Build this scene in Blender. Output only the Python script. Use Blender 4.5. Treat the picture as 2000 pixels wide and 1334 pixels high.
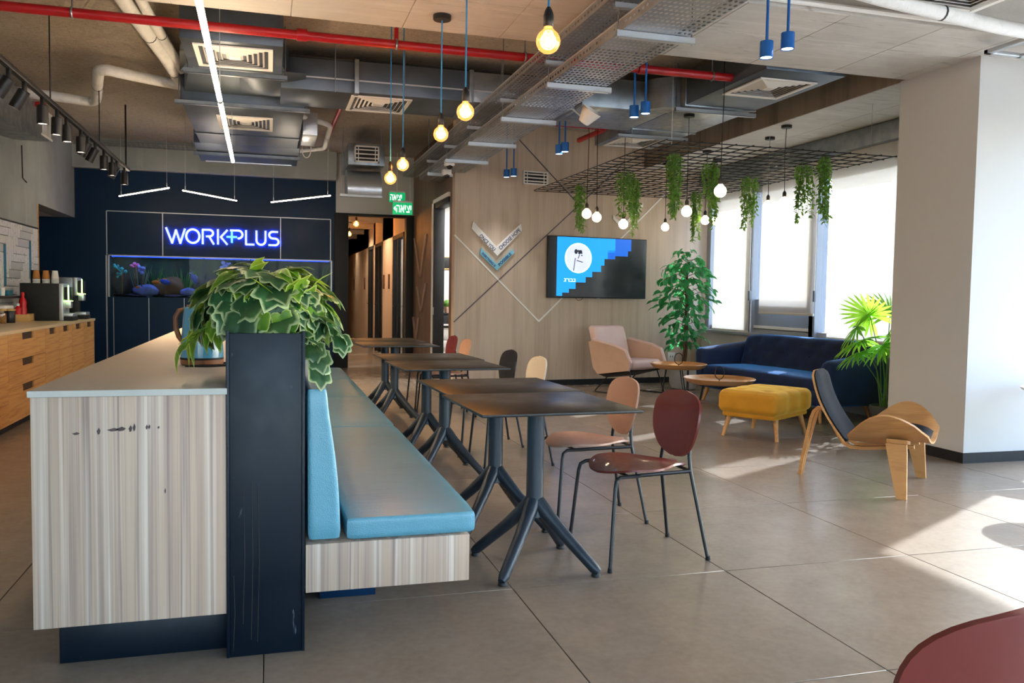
import bpy, bmesh, math, random
from mathutils import Vector, Matrix

for _o in list(bpy.data.objects):
    bpy.data.objects.remove(_o, do_unlink=True)
scene = bpy.context.scene
col = scene.collection
rnd = random.Random(7)
PI = math.pi


# ------------------------------------------------------------------ camera
def camera():
    cam = bpy.data.cameras.new('camera')
    cam.sensor_width = 36.0
    cam.lens = 36.0 * 1641.4 / 2000.0
    cam.clip_start = 0.05
    cam.clip_end = 300
    o = bpy.data.objects.new('camera', cam)
    col.objects.link(o)
    p, y, r = -0.0544918, 0.2815651, 0.0155003
    f = Vector((math.sin(y) * math.cos(p), math.cos(y) * math.cos(p), math.sin(p)))
    rt = Vector((math.cos(y), -math.sin(y), 0))
    up = rt.cross(f)
    rt2 = rt * math.cos(r) + up * math.sin(r)
    up2 = -rt * math.sin(r) + up * math.cos(r)
    m = Matrix((rt2, up2, -f)).transposed().to_4x4()
    m.translation = Vector((0, 0, 1.32))
    o.matrix_world = m
    scene.camera = o


camera()

# ------------------------------------------------------------------ world, sun, exposure
SUN_EL = math.radians(34.3)
SUN_DIR = Vector((-0.879 * math.cos(SUN_EL), -0.477 * math.cos(SUN_EL), -math.sin(SUN_EL)))  # way the light travels
SUN_STRENGTH = 10.5
SKY_STRENGTH = 1.25
EXPOSURE = 0.9

world = bpy.data.worlds.new('world')
scene.world = world
world.use_nodes = True
_nt = world.node_tree
_nt.nodes.clear()
_sky = _nt.nodes.new('ShaderNodeTexSky')
_sky.sky_type = 'NISHITA'
_sky.sun_disc = False
_sky.sun_elevation = SUN_EL
_sky.sun_rotation = math.atan2(0.879, 0.477)
_sky.air_density = 1.0
_sky.dust_density = 2.2
_sky.ozone_density = 1.0
_bg = _nt.nodes.new('ShaderNodeBackground')
_bg.inputs['Strength'].default_value = SKY_STRENGTH
_wo = _nt.nodes.new('ShaderNodeOutputWorld')
_nt.links.new(_sky.outputs[0], _bg.inputs['Color'])
_nt.links.new(_bg.outputs[0], _wo.inputs['Surface'])


def sun_lamp():
    l = bpy.data.lights.new('sun', 'SUN')
    l.energy = SUN_STRENGTH
    l.angle = math.radians(0.9)
    l.color = (0.95, 0.98, 1.0)
    o = bpy.data.objects.new('sun', l)
    o.rotation_euler = SUN_DIR.to_track_quat('-Z', 'Y').to_euler()
    o.location = (20, 16, 15)
    col.objects.link(o)


sun_lamp()
scene.view_settings.view_transform = 'Standard'
scene.view_settings.look = 'None'
scene.view_settings.gamma = 1.0
scene.view_settings.use_curve_mapping = False
scene.view_settings.exposure = EXPOSURE
scene.cycles.use_denoising = True
scene.cycles.use_adaptive_sampling = True
scene.cycles.adaptive_threshold = 0.12
scene.cycles.adaptive_min_samples = 16
scene.cycles.max_bounces = 6
scene.cycles.diffuse_bounces = 4
scene.cycles.glossy_bounces = 2
scene.cycles.transmission_bounces = 4
scene.cycles.transparent_max_bounces = 8
scene.cycles.sample_clamp_indirect = 6.0
scene.cycles.caustics_reflective = False
scene.cycles.caustics_refractive = False
scene.cycles.blur_glossy = 1.0


def portal(name, loc, size, axis):
    """sampling guide on a window opening: gives off no light itself"""
    l = bpy.data.lights.new(name, 'AREA')
    l.shape = 'RECTANGLE'
    l.size, l.size_y = size
    l.cycles.is_portal = True
    o = bpy.data.objects.new(name, l)
    o.location = loc
    o.rotation_euler = Vector(axis).to_track_quat('-Z', 'Z' if abs(axis[2]) < .5 else 'Y').to_euler()
    col.objects.link(o)


portal('window_portal', (6.95, 2.0, 1.6), (3.0, 7.6), (-1, 0, 0))
portal('window_portal_rear', (1.8, -3.55, 1.6), (9.4, 3.0), (0, 1, 0))


# ------------------------------------------------------------------ mesh helpers
def rounded(pts, r=.12, n=5):
    """round the corners of a polyline"""
    P = [Vector(p) for p in pts]
    out = [P[0]]
    for a, b, c in zip(P[:-2], P[1:-1], P[2:]):
        d0, d1 = (a - b), (c - b)
        k = min(r, d0.length * .45, d1.length * .45)
        p, q = b + d0.normalized() * k, b + d1.normalized() * k
        for i in range(n + 1):
            t = i / n
            out.append(p * (1 - t) ** 2 + b * 2 * t * (1 - t) + q * t * t)
    out.append(P[-1])
    return out


class G:
    def __init__(self):
        self.v, self.f = [], []

    def add(self, vs, fs, mat=None):
        n = len(self.v)
        if mat is not None:
            vs = [tuple(mat @ Vector(p)) for p in vs]
        self.v.extend([tuple(p) for p in vs])
        self.f.extend([tuple(i + n for i in q) for q in fs])
        return self

    def box(self, x0, x1, y0, y1, z0, z1, mat=None):
        vs = [(x, y, z) for z in (z0, z1) for y in (y0, y1) for x in (x0, x1)]
        fs = [(0, 2, 3, 1), (4, 5, 7, 6), (0, 1, 5, 4), (2, 6, 7, 3), (0, 4, 6, 2), (1, 3, 7, 5)]
        return self.add(vs, fs, mat)

    def bbox(self, x0, x1, y0, y1, z0, z1, b=.005, mat=None, seg=2):
        bm = bmesh.new()
        bmesh.ops.create_cube(bm, size=1)
        for v in bm.verts:
            v.co = Vector(((x0 + x1) / 2 + v.co.x * (x1 - x0), (y0 + y1) / 2 + v.co.y * (y1 - y0), (z0 + z1) / 2 + v.co.z * (z1 - z0)))
        bmesh.ops.bevel(bm, geom=bm.edges[:], offset=b, segments=seg, profile=.5, affect='EDGES')
        bm.verts.index_update()
        vs = [tuple(v.co) for v in bm.verts]
        fs = [tuple(v.index for v in f.verts) for f in bm.faces]
        bm.free()
        return self.add(vs, fs, mat)

    def tube(self, pts, r, n=8, closed=False, cap=True):
        pts = [Vector(p) for p in pts]
        m = len(pts)
        rs = r if isinstance(r, (list, tuple)) else [r] * m
        vs, fs = [], []
        prev = None
        for i, p in enumerate(pts):
            if closed:
                t = (pts[(i + 1) % m] - pts[i - 1]).normalized()
            else:
                t = (pts[min(i + 1, m - 1)] - pts[max(i - 1, 0)]).normalized()
            if prev is None:
                a = Vector((0, 0, 1)) if abs(t.z) < .9 else Vector((1, 0, 0))
                u = t.cross(a).normalized()
            else:
                u = (prev - t * prev.dot(t))
                u = u.normalized() if u.length > 1e-6 else t.orthogonal().normalized()
            prev = u
            w = t.cross(u)
            for k in range(n):
                a = 2 * PI * k / n
                vs.append(p + (u * math.cos(a) + w * math.sin(a)) * rs[i])
        for i in range(m if closed else m - 1):
            j = (i + 1) % m
            for k in range(n):
                l = (k + 1) % n
                fs.append((i * n + k, i * n + l, j * n + l, j * n + k))
        if cap and not closed:
            fs.append(tuple(range(n - 1, -1, -1)))
            fs.append(tuple((m - 1) * n + k for k in range(n)))
        return self.add(vs, fs)

    def lathe(self, prof, n=24, c=(0, 0, 0), cap=True, mat=None):
        vs, fs = [], []
        for r, z in prof:
            for k in range(n):
                a = 2 * PI * k / n
                vs.append((c[0] + r * math.cos(a), c[1] + r * math.sin(a), c[2] + z))
        for i in range(len(prof) - 1):
            for k in range(n):
                l = (k + 1) % n
                fs.append((i * n + k, i * n + l, (i + 1) * n + l, (i + 1) * n + k))
        if cap:
            fs.append(tuple(range(n - 1, -1, -1)))
            fs.append(tuple((len(prof) - 1) * n + k for k in range(n)))
        return self.add(vs, fs, mat)

    def prism(self, poly, d0, d1, axis='z', mat=None):
        """polygon (counter-clockwise) pulled from d0 to d1 along an axis; poly in the other two axes"""
        n = len(poly)

        def P(a, b, d):
            return (a, b, d) if axis == 'z' else ((a, d, b) if axis == 'y' else (d, a, b))
        vs = [P(a, b, d0) for a, b in poly] + [P(a, b, d1) for a, b in poly]
        fs = [tuple(range(n - 1, -1, -1)), tuple(range(n, 2 * n))]
        for i in range(n):
            j = (i + 1) % n
            fs.append((i, j, n + j, n + i))
        return self.add(vs, fs, mat)

    def surf(self, fn, nu, nv, thick=0, mat=None):
        """sheet p(u,v) for u,v in 0..1, made solid by pushing a copy along the normals"""
        P = [[Vector(fn(i / nu, j / nv)) for j in range(nv + 1)] for i in range(nu + 1)]
        vs, fs = [], []
        idx = lambda i, j: i * (nv + 1) + j
        for r in P:
            vs.extend(r)
        for i in range(nu):
            for j in range(nv):
                fs.append((idx(i, j), idx(i + 1, j), idx(i + 1, j + 1), idx(i, j + 1)))
        if thick:
            N = []
            for i in range(nu + 1):
                for j in range(nv + 1):
                    a = P[min(i + 1, nu)][j] - P[max(i - 1, 0)][j]
                    b = P[i][min(j + 1, nv)] - P[i][max(j - 1, 0)]
                    q = a.cross(b)
                    N.append(q.normalized() if q.length > 1e-9 else Vector((0, 0, 1)))
            m = len(vs)
            vs.extend([vs[k] - N[k] * thick for k in range(m)])
            for i in range(nu):
                for j in range(nv):
                    fs.append((m + idx(i, j), m + idx(i, j + 1), m + idx(i + 1, j + 1), m + idx(i + 1, j)))
            for i in range(nu):
                fs.append((idx(i, 0), m + idx(i, 0), m + idx(i + 1, 0), idx(i + 1, 0)))
                fs.append((idx(i, nv), idx(i + 1, nv), m + idx(i + 1, nv), m + idx(i, nv)))
            for j in range(nv):
                fs.append((idx(0, j), idx(0, j + 1), m + idx(0, j + 1), m + idx(0, j)))
                fs.append((idx(nu, j), m + idx(nu, j), m + idx(nu, j + 1), idx(nu, j + 1)))
        return self.add(vs, fs, mat)

    def rbox(self, sx, sy, sz, r, n=6, c=(0, 0, 0), bulge=0, mat=None, fn=None):
        """soft padded box: rounded edges, optional bulge, optional vertex function"""
        hx, hy, hz = sx / 2, sy / 2, sz / 2
        vmap, vs, fs = {}, [], []

        def vid(i, j, k):
            key = (i, j, k)
            if key not in vmap:
                def co(a, h):
                    t = a / n * 2 - 1
                    s = math.copysign(abs(t) ** .75, t)
                    return s * h
                p = Vector((co(i, hx), co(j, hy), co(k, hz)))
                q = Vector((max(-hx + r, min(hx - r, p.x)), max(-hy + r, min(hy - r, p.y)), max(-hz + r, min(hz - r, p.z))))
                d = p - q
                if d.length > 1e-9:
                    p = q + d.normalized() * r
                if bulge:
                    bx, by, bz = p.x / hx, p.y / hy, p.z / hz
                    p.z += math.copysign(bulge, p.z) * (1 - bx * bx) * (1 - by * by) * abs(bz)
                if fn:
                    p = Vector(fn(p))
                vmap[key] = len(vs)
                vs.append((p.x + c[0], p.y + c[1], p.z + c[2]))
            return vmap[key]
        for a in range(n):
            for b in range(n):
                for s, fl in ((0, True), (n, False)):
                    for ax in range(3):
                        if ax == 0:
                            q = [vid(s, a, b), vid(s, a + 1, b), vid(s, a + 1, b + 1), vid(s, a, b + 1)]
                        elif ax == 1:
                            q = [vid(a, s, b), vid(a, s, b + 1), vid(a + 1, s, b + 1), vid(a + 1, s, b)]
                        else:
                            q = [vid(a, b, s), vid(a + 1, b, s), vid(a + 1, b + 1, s), vid(a, b + 1, s)]
                        if fl:
                            q = q[::-1]
                        fs.append(tuple(q))
        return self.add(vs, fs, mat)

    def sphere(self, c, r, n=12, m=8, sx=1, sy=1, sz=1):
        prof = []
        vs, fs = [], []
        for i in range(m + 1):
            t = PI * i / m
            for k in range(n):
                a = 2 * PI * k / n
                vs.append((c[0] + sx * r * math.sin(t) * math.cos(a), c[1] + sy * r * math.sin(t) * math.sin(a), c[2] - sz * r * math.cos(t)))
        for i in range(m):
            for k in range(n):
                l = (k + 1) % n
                fs.append((i * n + k, i * n + l, (i + 1) * n + l, (i + 1) * n + k))
        return self.add(vs, fs)

    def mesh(self, name, mat, angle=38):
        me = bpy.data.meshes.new(name)
        me.from_pydata(self.v, [], self.f)
        me.materials.append(mat)
        me.validate(clean_customdata=False)
        for p in me.polygons:
            p.use_smooth = True
        me.set_sharp_from_angle(angle=math.radians(angle))
        me.update()
        return me


def obj(name, g, mat, parent=None, loc=(0, 0, 0), rot=(0, 0, 0), angle=38):
    me = g if isinstance(g, bpy.types.Mesh) else g.mesh(name, mat, angle)
    o = bpy.data.objects.new(name, me)
    o.location = loc
    o.rotation_euler = rot
    col.objects.link(o)
    if parent is not None:
        o.parent = parent
    return o


def tag(o, label, cat, group=None):
    o['label'] = label
    o['category'] = cat
    if group:
        o['group'] = group
    return o


def thing(name, label, cat, loc=(0, 0, 0), rz=0.0, group=None):
    o = bpy.data.objects.new(name, None)
    o.empty_display_size = .1
    o.location = loc
    o.rotation_euler = (0, 0, rz)
    col.objects.link(o)
    return tag(o, label, cat, group)


def struct(name, g, mat, parent=None, **k):
    o = obj(name, g, mat, parent, **k)
    if parent is None:
        o['kind'] = 'structure'
    return o


def copy_tree(o, parent=None, loc=None, rz=None, label=None):
    c = o.copy()
    col.objects.link(c)
    c.parent = parent
    if loc is not None:
        c.location = loc
    if rz is not None:
        c.rotation_euler = (0, 0, rz)
    if label:
        c['label'] = label
    for ch in list(o.children):
        copy_tree(ch, c)
    return c


def lamp(kind, parent, loc, energy, color, size=.03, rot=None, spot=None, blend=.5):
    l = bpy.data.lights.new('lamp_light', kind)
    l.energy = energy
    l.color = color
    if kind in ('POINT', 'SPOT'):
        l.shadow_soft_size = size
    if kind == 'SPOT':
        l.spot_size = spot
        l.spot_blend = blend
    if kind == 'AREA':
        l.shape = 'RECTANGLE'
        l.size, l.size_y = size
    o = bpy.data.objects.new('lamp_light', l)
    o.location = loc
    if rot is not None:
        o.rotation_euler = rot
    col.objects.link(o)
    if parent is not None:
        o.parent = parent
    return o


# ------------------------------------------------------------------ materials
def lin(h):
    out = []
    for i in (0, 2, 4):
        c = int(h[i:i + 2], 16) / 255
        out.append(c / 12.92 if c <= .04045 else ((c + .055) / 1.055) ** 2.4)
    return (*out, 1)


class N:
    """node material: base colour from stacked noise layers, bump, all in object space"""

    def __init__(self, name, base, rough=.5, metal=0.0, spec=.5, coat=0, sheen=0, emit=None, estr=0, trans=0, ior=1.45, alpha=1, world=False):
        self.m = bpy.data.materials.new(name)
        self.m.use_nodes = True
        self.nt = self.m.node_tree
        self.p = self.nt.nodes['Principled BSDF']
        I = self.p.inputs
        I['Base Color'].default_value = lin(base)
        I['Roughness'].default_value = rough
        I['Metallic'].default_value = metal
        I['Specular IOR Level'].default_value = spec
        I['Coat Weight'].default_value = coat
        I['Sheen Weight'].default_value = sheen
        I['Transmission Weight'].default_value = trans
        I['IOR'].default_value = ior
        I['Alpha'].default_value = alpha
        if emit:
            I['Emission Color'].default_value = lin(emit)
            I['Emission Strength'].default_value = estr
        self.base = lin(base)
        self.world = world
        self.col = None
        self.h = None
        self.tc = None

    def n(self, t):
        return self.nt.nodes.new(t)

    def l(self, a, b):
        self.nt.links.new(a, b)

    def vec(self, stretch=(1, 1, 1), rot=(0, 0, 0)):
        if self.tc is None:
            self.tc = self.n('ShaderNodeNewGeometry' if self.world else 'ShaderNodeTexCoord')
        mp = self.n('ShaderNodeMapping')
        mp.inputs['Scale'].default_value = stretch
        mp.inputs['Rotation'].default_value = rot
        self.l(self.tc.outputs['Position' if self.world else 'Object'], mp.inputs['Vector'])
        return mp.outputs[0]

    def noise(self, scale, detail=4, stretch=(1, 1, 1), rough=.55, dist=0, rot=(0, 0, 0)):
        t = self.n('ShaderNodeTexNoise')
        t.inputs['Scale'].default_value = scale
        t.inputs['Detail'].default_value = detail
        t.inputs['Roughness'].default_value = rough
        t.inputs['Distortion'].default_value = dist
        self.l(self.vec(stretch, rot), t.inputs['Vector'])
        return t.outputs['Fac']

    def ramp(self, fac, stops):
        r = self.n('ShaderNodeValToRGB')
        e = r.color_ramp.elements
        while len(e) < len(stops):
            e.new(.5)
        for k, (p, c) in zip(e, stops):
            k.position = p
            k.color = lin(c) if isinstance(c, str) else c
        self.l(fac, r.inputs['Fac'])
        return r.outputs['Color']

    def layer(self, fac, lo, hi, color, amount=1.0):
        """blend COLOR over what is there where FAC runs from lo to hi"""
        mr = self.n('ShaderNodeMapRange')
        mr.inputs['From Min'].default_value = lo
        mr.inputs['From Max'].default_value = hi
        mr.inputs['To Max'].default_value = amount
        self.l(fac, mr.inputs['Value'])
        mx = self.n('ShaderNodeMix')
        mx.data_type = 'RGBA'
        self.l(mr.outputs[0], mx.inputs['Factor'])
        if self.col is None:
            mx.inputs['A'].default_value = self.base
        else:
            self.l(self.col, mx.inputs['A'])
        mx.inputs['B'].default_value = lin(color)
        self.col = mx.outputs['Result']
        self.l(self.col, self.p.inputs['Base Color'])
        return self

    def tone(self, amount=.08):
        """each piece a little lighter or darker than its neighbour"""
        oi = self.n('ShaderNodeObjectInfo')
        mr = self.n('ShaderNodeMapRange')
        mr.inputs['To Min'].default_value = 1 - amount
        mr.inputs['To Max'].default_value = 1 + amount
        self.l(oi.outputs['Random'], mr.inputs['Value'])
        hs = self.n('ShaderNodeHueSaturation')
        if self.col is None:
            hs.inputs['Color'].default_value = self.base
        else:
            self.l(self.col, hs.inputs['Color'])
        self.l(mr.outputs[0], hs.inputs['Value'])
        self.col = hs.outputs[0]
        self.l(self.col, self.p.inputs['Base Color'])
        return self

    def bump(self, fac, strength=.2, dist=.01):
        b = self.n('ShaderNodeBump')
        b.inputs['Strength'].default_value = strength
        b.inputs['Distance'].default_value = dist
        self.l(fac, b.inputs['Height'])
        if self.h is not None:
            self.l(self.h, b.inputs['Normal'])
        self.h = b.outputs[0]
        self.l(self.h, self.p.inputs['Normal'])
        return self

    def rough(self, fac, lo, hi):
        mr = self.n('ShaderNodeMapRange')
        mr.inputs['From Min'].default_value = .3
        mr.inputs['From Max'].default_value = .7
        mr.inputs['To Min'].default_value = lo
        mr.inputs['To Max'].default_value = hi
        self.l(fac, mr.inputs['Value'])
        self.l(mr.outputs[0], self.p.inputs['Roughness'])
        return self


MT = {}


def leafy(n, tint, amount=.4):
    """thin leaf: part of the light comes through from behind"""
    t = n.n('ShaderNodeBsdfTranslucent')
    t.inputs['Color'].default_value = lin(tint)
    m = n.n('ShaderNodeMixShader')
    m.inputs[0].default_value = amount
    n.l(n.p.outputs[0], m.inputs[1])
    n.l(t.outputs[0], m.inputs[2])
    n.l(m.outputs[0], n.nt.nodes['Material Output'].inputs['Surface'])


def mk(name, *a, **k):
    n = N(name, *a, **k)
    MT[name] = n.m
    return n


def plain(name, base, rough=.5, var=.0, scale=30, bump=0, **k):
    """one colour with faint uneven tone, so nothing is a dead flat fill"""
    n = mk(name, base, rough, **k)
    f = n.noise(scale, 3)
    n.rough(f, max(.02, rough - .05), min(1, rough + .05))
    if bump:
        n.bump(f, bump, .004)
    return n


n = mk('floor_tile', '7f7265', .27, spec=.5, world=True)
n.layer(n.noise(1.4, 6, rough=.6), .1, .9, '95877a', .9).layer(n.noise(5, 6, rough=.65), .1, .9, '645849', .8).layer(n.noise(28, 5), .1, .9, '968a7e', .5).tone(.03)
plain('grout', '6f665d', .8)
n = mk('concrete_smooth', 'c4c0b9', .75, world=True)
n.layer(n.noise(1.3, 7, rough=.7, dist=.6), .35, .8, 'a8a39b', .8).layer(n.noise(6, 8, (.25, 2.5, 1)), .5, .8, 'd3d0c9', .7)
n.layer(n.noise(9, 7, (.3, 1.6, 1), dist=1.0), .6, .72, '857e75', .65).tone(.05)
n.bump(n.noise(25, 8, (.4, 1.4, 1)), .3, .01)
n = mk('concrete_rough', 'c8bba8', .95)
n.layer(n.noise(1.0, 5), .4, .7, 'b0a28e').layer(n.noise(26, 4, rough=.8), .48, .68, 'e2d6c2', .55).layer(n.noise(20, 4, rough=.8), .52, .72, '665a4b', .6)
n.bump(n.noise(26, 5, rough=.8), 1.0, .04)
n = mk('concrete_board', '8c7f6f', .85)
n.layer(n.noise(5, 5, (1, 1, .06)), .45, .7, '6b6054').layer(n.noise(14, 4, (1, 1, .03)), .6, .68, '4f463c', .6)
n.layer(n.noise(2, 6), .5, .75, 'a39785', .5).bump(n.noise(18, 6, (1, 1, .1)), .3, .01)
n = mk('concrete_grey', '9aa09f', .8)
n.layer(n.noise(1.1, 6), .42, .7, '868d8c').layer(n.noise(6, 5, (1, 1, .25)), .55, .8, 'a8adab', .6).bump(n.noise(22, 6), .15, .006)
n = mk('wood_grey', 'c3b19e', .55)
n.layer(n.noise(9, 5, (1, 1, .06)), .42, .68, 'ab9985', .8).layer(n.noise(40, 4, (1, 1, .035)), .5, .75, 'cabeb0', .5).layer(n.noise(3.2, 3, (1, 1, .18)), .55, .8, 'c6b8a8', .6)
n.bump(n.noise(45, 4, (1, 1, .05)), .08, .002)
n = mk('wood_brown', '6e5744', .55)
n.layer(n.noise(9, 5, (1, 1, .06)), .42, .68, '5b4636', .9).layer(n.noise(40, 4, (1, 1, .035)), .5, .75, '7e6653', .5)
n = mk('wood_zebra', 'c9b39f', .5)
n.layer(n.noise(6, 2, (1, 1, .03)), .35, .7, 'af9685', .8).layer(n.noise(26, 3, (1, 1, .014), dist=.1), .46, .68, '98827a', .65)
n.layer(n.noise(70, 2, (1, 1, .008), dist=.06), .54, .68, '776668', .65).layer(n.noise(34, 2, (1, 1, .012)), .5, .7, 'dccfc2', .8).layer(n.noise(150, 2, (1, 1, .006)), .45, .75, '9a8878', .55)
n = mk('wood_oak', 'c79a5e', .5)
n.layer(n.noise(9, 5, (1, .12, 3.5), dist=.8), .45, .65, 'ac7c45', .9).layer(n.noise(30, 4, (1, .06, 2.5), dist=.6), .55, .7, '8a5f36', .6).tone(.05)
n = mk('wood_chair', 'bd8a54', .4)
n.layer(n.noise(14, 5, (.25, 1, 1), dist=.8), .45, .7, 'a06f3f', .8).layer(n.noise(60, 4, (.1, 1, 1)), .55, .75, 'cda06c', .6)
n = mk('wood_tray', 'b07f4e', .35)
n.layer(n.noise(10, 5, (.2, 1, 1), dist=.8), .45, .7, '8a5a33', .8)
n = mk('wood_walnut', '8d5c3a', .4)
n.layer(n.noise(20, 5, (1, 1, .2)), .45, .7, '6d4228', .8)
plain('wood_crate', 'c39a5c', .6, scale=20)
n = mk('stone_top', 'a99d8e', .4)
n.layer(n.noise(30, 4), .4, .8, 'a99c8d', .4).rough(n.noise(40, 4), .4, .46)
n = mk('stone_edge', 'b9bcb8', .4)
n.layer(n.noise(5, 5), .45, .7, 'a8aba8', .6)
n = mk('navy', '042440', .45, spec=.25)
n.layer(n.noise(1.5, 5), .45, .75, '052c4e', .8).rough(n.noise(3, 5), .34, .5)
n = mk('navy_scuffed', '04121f', .42, spec=.35)
n.layer(n.noise(16, 6, (1, 1, .35), dist=1.2), .68, .74, '6c7884', .5).rough(n.noise(6, 5), .3, .48)
plain('silver_line', 'a9b0b5', .4, metal=.6)
plain('black_metal', '15161a', .4, scale=60)
plain('black_matte', '17181a', .6)
plain('table_base', '232d37', .38, scale=50)
n = mk('table_top', '232120', .34)
n.rough(n.noise(5, 5), .28, .4)
plain('table_edge', '1d2126', .45)
n = mk('teal_vinyl', '5c9cb2', .42, spec=.6, coat=.6)
n.p.inputs['Coat Roughness'].default_value = .3
n.layer(n.noise(2.2, 4, (1.2, 2.2, 1)), .45, .7, '4f8fa7', .7).bump(n.noise(220, 2), .45, .004).bump(n.noise(9, 4, (.6, 2, 1)), .25, .02)
n = mk('galvanised', '8f979d', .38, metal=.85)
n.layer(n.noise(6, 5), .4, .7, '767e85', .8).rough(n.noise(12, 5), .3, .48)
n = mk('galvanised_bright', 'c3cacf', .34, metal=.7)
n.rough(n.noise(15, 4), .28, .42)
n = mk('tray_steel', 'a0a5aa', .4, metal=.75)
n.layer(n.noise(4, 4), .4, .7, '868b90', .7)
n = mk('duct_dark', '59636d', .42, metal=.7)
n.layer(n.noise(3, 5), .4, .7, '48525c', .8)
n = mk('red_paint', 'a3161d', .35)
n.layer(n.noise(9, 4), .5, .8, '8a1017', .7)
plain('white_paint', 'e6e6e3', .55)
plain('white_wall', 'c6c6c4', .75, scale=8, bump=.03)
plain('white_plastic', 'e3e1dc', .4)
plain('louver_white', 'e2dfd8', .5)
n = mk('pipe_wrap', 'e9eae8', .7)
n.layer(n.noise(10, 4), .5, .75, 'cfd1ce', .6).bump(n.noise(30, 3, (3, .5, 1)), .5, .01)
plain('blue_paint', '0f5fae', .4)
plain('cord_blue', '2f7fb0', .6)
plain('cord_black', '131313', .6)
plain('maroon_shell', '6d2823', .4, coat=.3)
plain('beige_shell', 'b28a74', .45)
plain('cream_shell', 'c9c0b0', .45)
plain('black_shell', '19191b', .42)
n = mk('pink_leather', 'dcbfb7', .45)
n.layer(n.noise(5, 4), .45, .75, 'd3b2a9', .6).bump(n.noise(80, 3), .12, .003)
n = mk('tan_leather', 'c8a792', .5)
n.layer(n.noise(6, 4), .45, .75, 'ba9780', .6).bump(n.noise(80, 3), .12, .003)
n = mk('blue_velvet', '071f48', .75, sheen=1.0)
n.p.inputs['Sheen Tint'].default_value = lin('3f8fe0')
n.p.inputs['Sheen Roughness'].default_value = .35
n.layer(n.noise(7, 5), .4, .7, '04122b', .8)
n = mk('yellow_velvet', 'b97f0e', .75, sheen=.8)
n.p.inputs['Sheen Tint'].default_value = lin('ffd766')
n.layer(n.noise(6, 5), .4, .7, 'a56c08', .8)
plain('black_leather', '14181f', .7, bump=.05, scale=90, spec=.12)
n = mk('blind_fabric', 'd8d6d2', .9)
_t = n.n('ShaderNodeBsdfTranslucent')
_t.inputs['Color'].default_value = lin('d9d7d2')
_mx = n.n('ShaderNodeMixShader')
_mx.inputs[0].default_value = .36
n.l(n.p.outputs[0], _mx.inputs[1])
n.l(_t.outputs[0], _mx.inputs[2])
_tp = n.n('ShaderNodeBsdfTransparent')     # open weave of the screen cloth
_m2 = n.n('ShaderNodeMixShader')
_m2.inputs[0].default_value = .14
n.l(_mx.outputs[0], _m2.inputs[1])
n.l(_tp.outputs[0], _m2.inputs[2])
n.l(_m2.outputs[0], n.nt.nodes['Material Output'].inputs['Surface'])
n.bump(n.noise(300, 2), .1, .001)
plain('window_frame', '9298a0', .5)
plain('sill_stone', '8d97a2', .4)


def glass(name, tint, rough=.02, fac=.06, glow_=0):
    """architectural pane: clear with a faint surface reflection"""
    m = bpy.data.materials.new(name)
    m.use_nodes = True
    nt = m.node_tree
    nt.nodes.clear()
    tr = nt.nodes.new('ShaderNodeBsdfTransparent')
    tr.inputs[0].default_value = lin(tint)
    gl = nt.nodes.new('ShaderNodeBsdfGlossy')
    gl.inputs['Roughness'].default_value = rough
    lw = nt.nodes.new('ShaderNodeLayerWeight')
    lw.inputs['Blend'].default_value = .15
    fr = nt.nodes.new('ShaderNodeMath')
    fr.operation = 'MULTIPLY_ADD'
    fr.inputs[1].default_value = .6
    fr.inputs[2].default_value = fac
    nt.links.new(lw.outputs['Facing'], fr.inputs[0])
    mx = nt.nodes.new('ShaderNodeMixShader')
    ou = nt.nodes.new('ShaderNodeOutputMaterial')
    nt.links.new(fr.outputs[0], mx.inputs[0])
    nt.links.new(tr.outputs[0], mx.inputs[1])
    nt.links.new(gl.outputs[0], mx.inputs[2])
    nt.links.new(mx.outputs[0], ou.inputs['Surface'])
    if glow_:
        em = nt.nodes.new('ShaderNodeEmission')
        em.inputs[0].default_value = lin(tint)
        em.inputs[1].default_value = glow_
        ad = nt.nodes.new('ShaderNodeAddShader')
        nt.links.new(mx.outputs[0], ad.inputs[0])
        nt.links.new(em.outputs[0], ad.inputs[1])
        nt.links.new(ad.outputs[0], ou.inputs['Surface'])
    MT[name] = m


glass('pane_clear', 'f4f8fa')
glass('pane_tinted', 'e4e9ee')
glass('tank_glass', 'e6f2f6', .02, .008)
glass('bulb_amber', 'ffb765', .02, .08, .55)
glass('jar_glass', 'e8e6df', .03, .07)
glass('bottle_red', 'e06050', .05, .08)


def glow(name, color, strength):
    n = mk(name, color, .5, emit=color, estr=strength)
    n.rough(n.noise(20, 2), .45, .55)


glow('bulb_core', 'ffc27a', 60.0)
glow('bulb_frosted', 'ffe3b4', 9.0)
glow('led_warm', 'ffe2bc', 24.0)
glow('led_cool', 'e8f4ff', 8.0)
glow('led_spot', 'ffe9cf', 6.0)
glow('sign_white', 'c8d6ea', .5)
glow('sign_mint', '7fdcd8', .55)
glow('sign_halo', '1268ff', 22.0)
glow('exit_green', '0f9a5b', .6)
glow('exit_white', 'e6fff4', 1.0)
glow('tank_blue', '1840ff', 2.2)
glow('machine_green', 'c8ff8a', 2.5)
glow('screen_blue', '1487e6', .8)
glow('screen_deep', '0f5cc4', .6)
glow('screen_white', 'cdd6ee', .5)
glow('screen_ring', 'c6ecff', 1.0)
plain('screen_glass', '30363d', .12)
plain('screen_ink', '39465c', .4)
plain('leaf_green', '2c6a24', .45)

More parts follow.
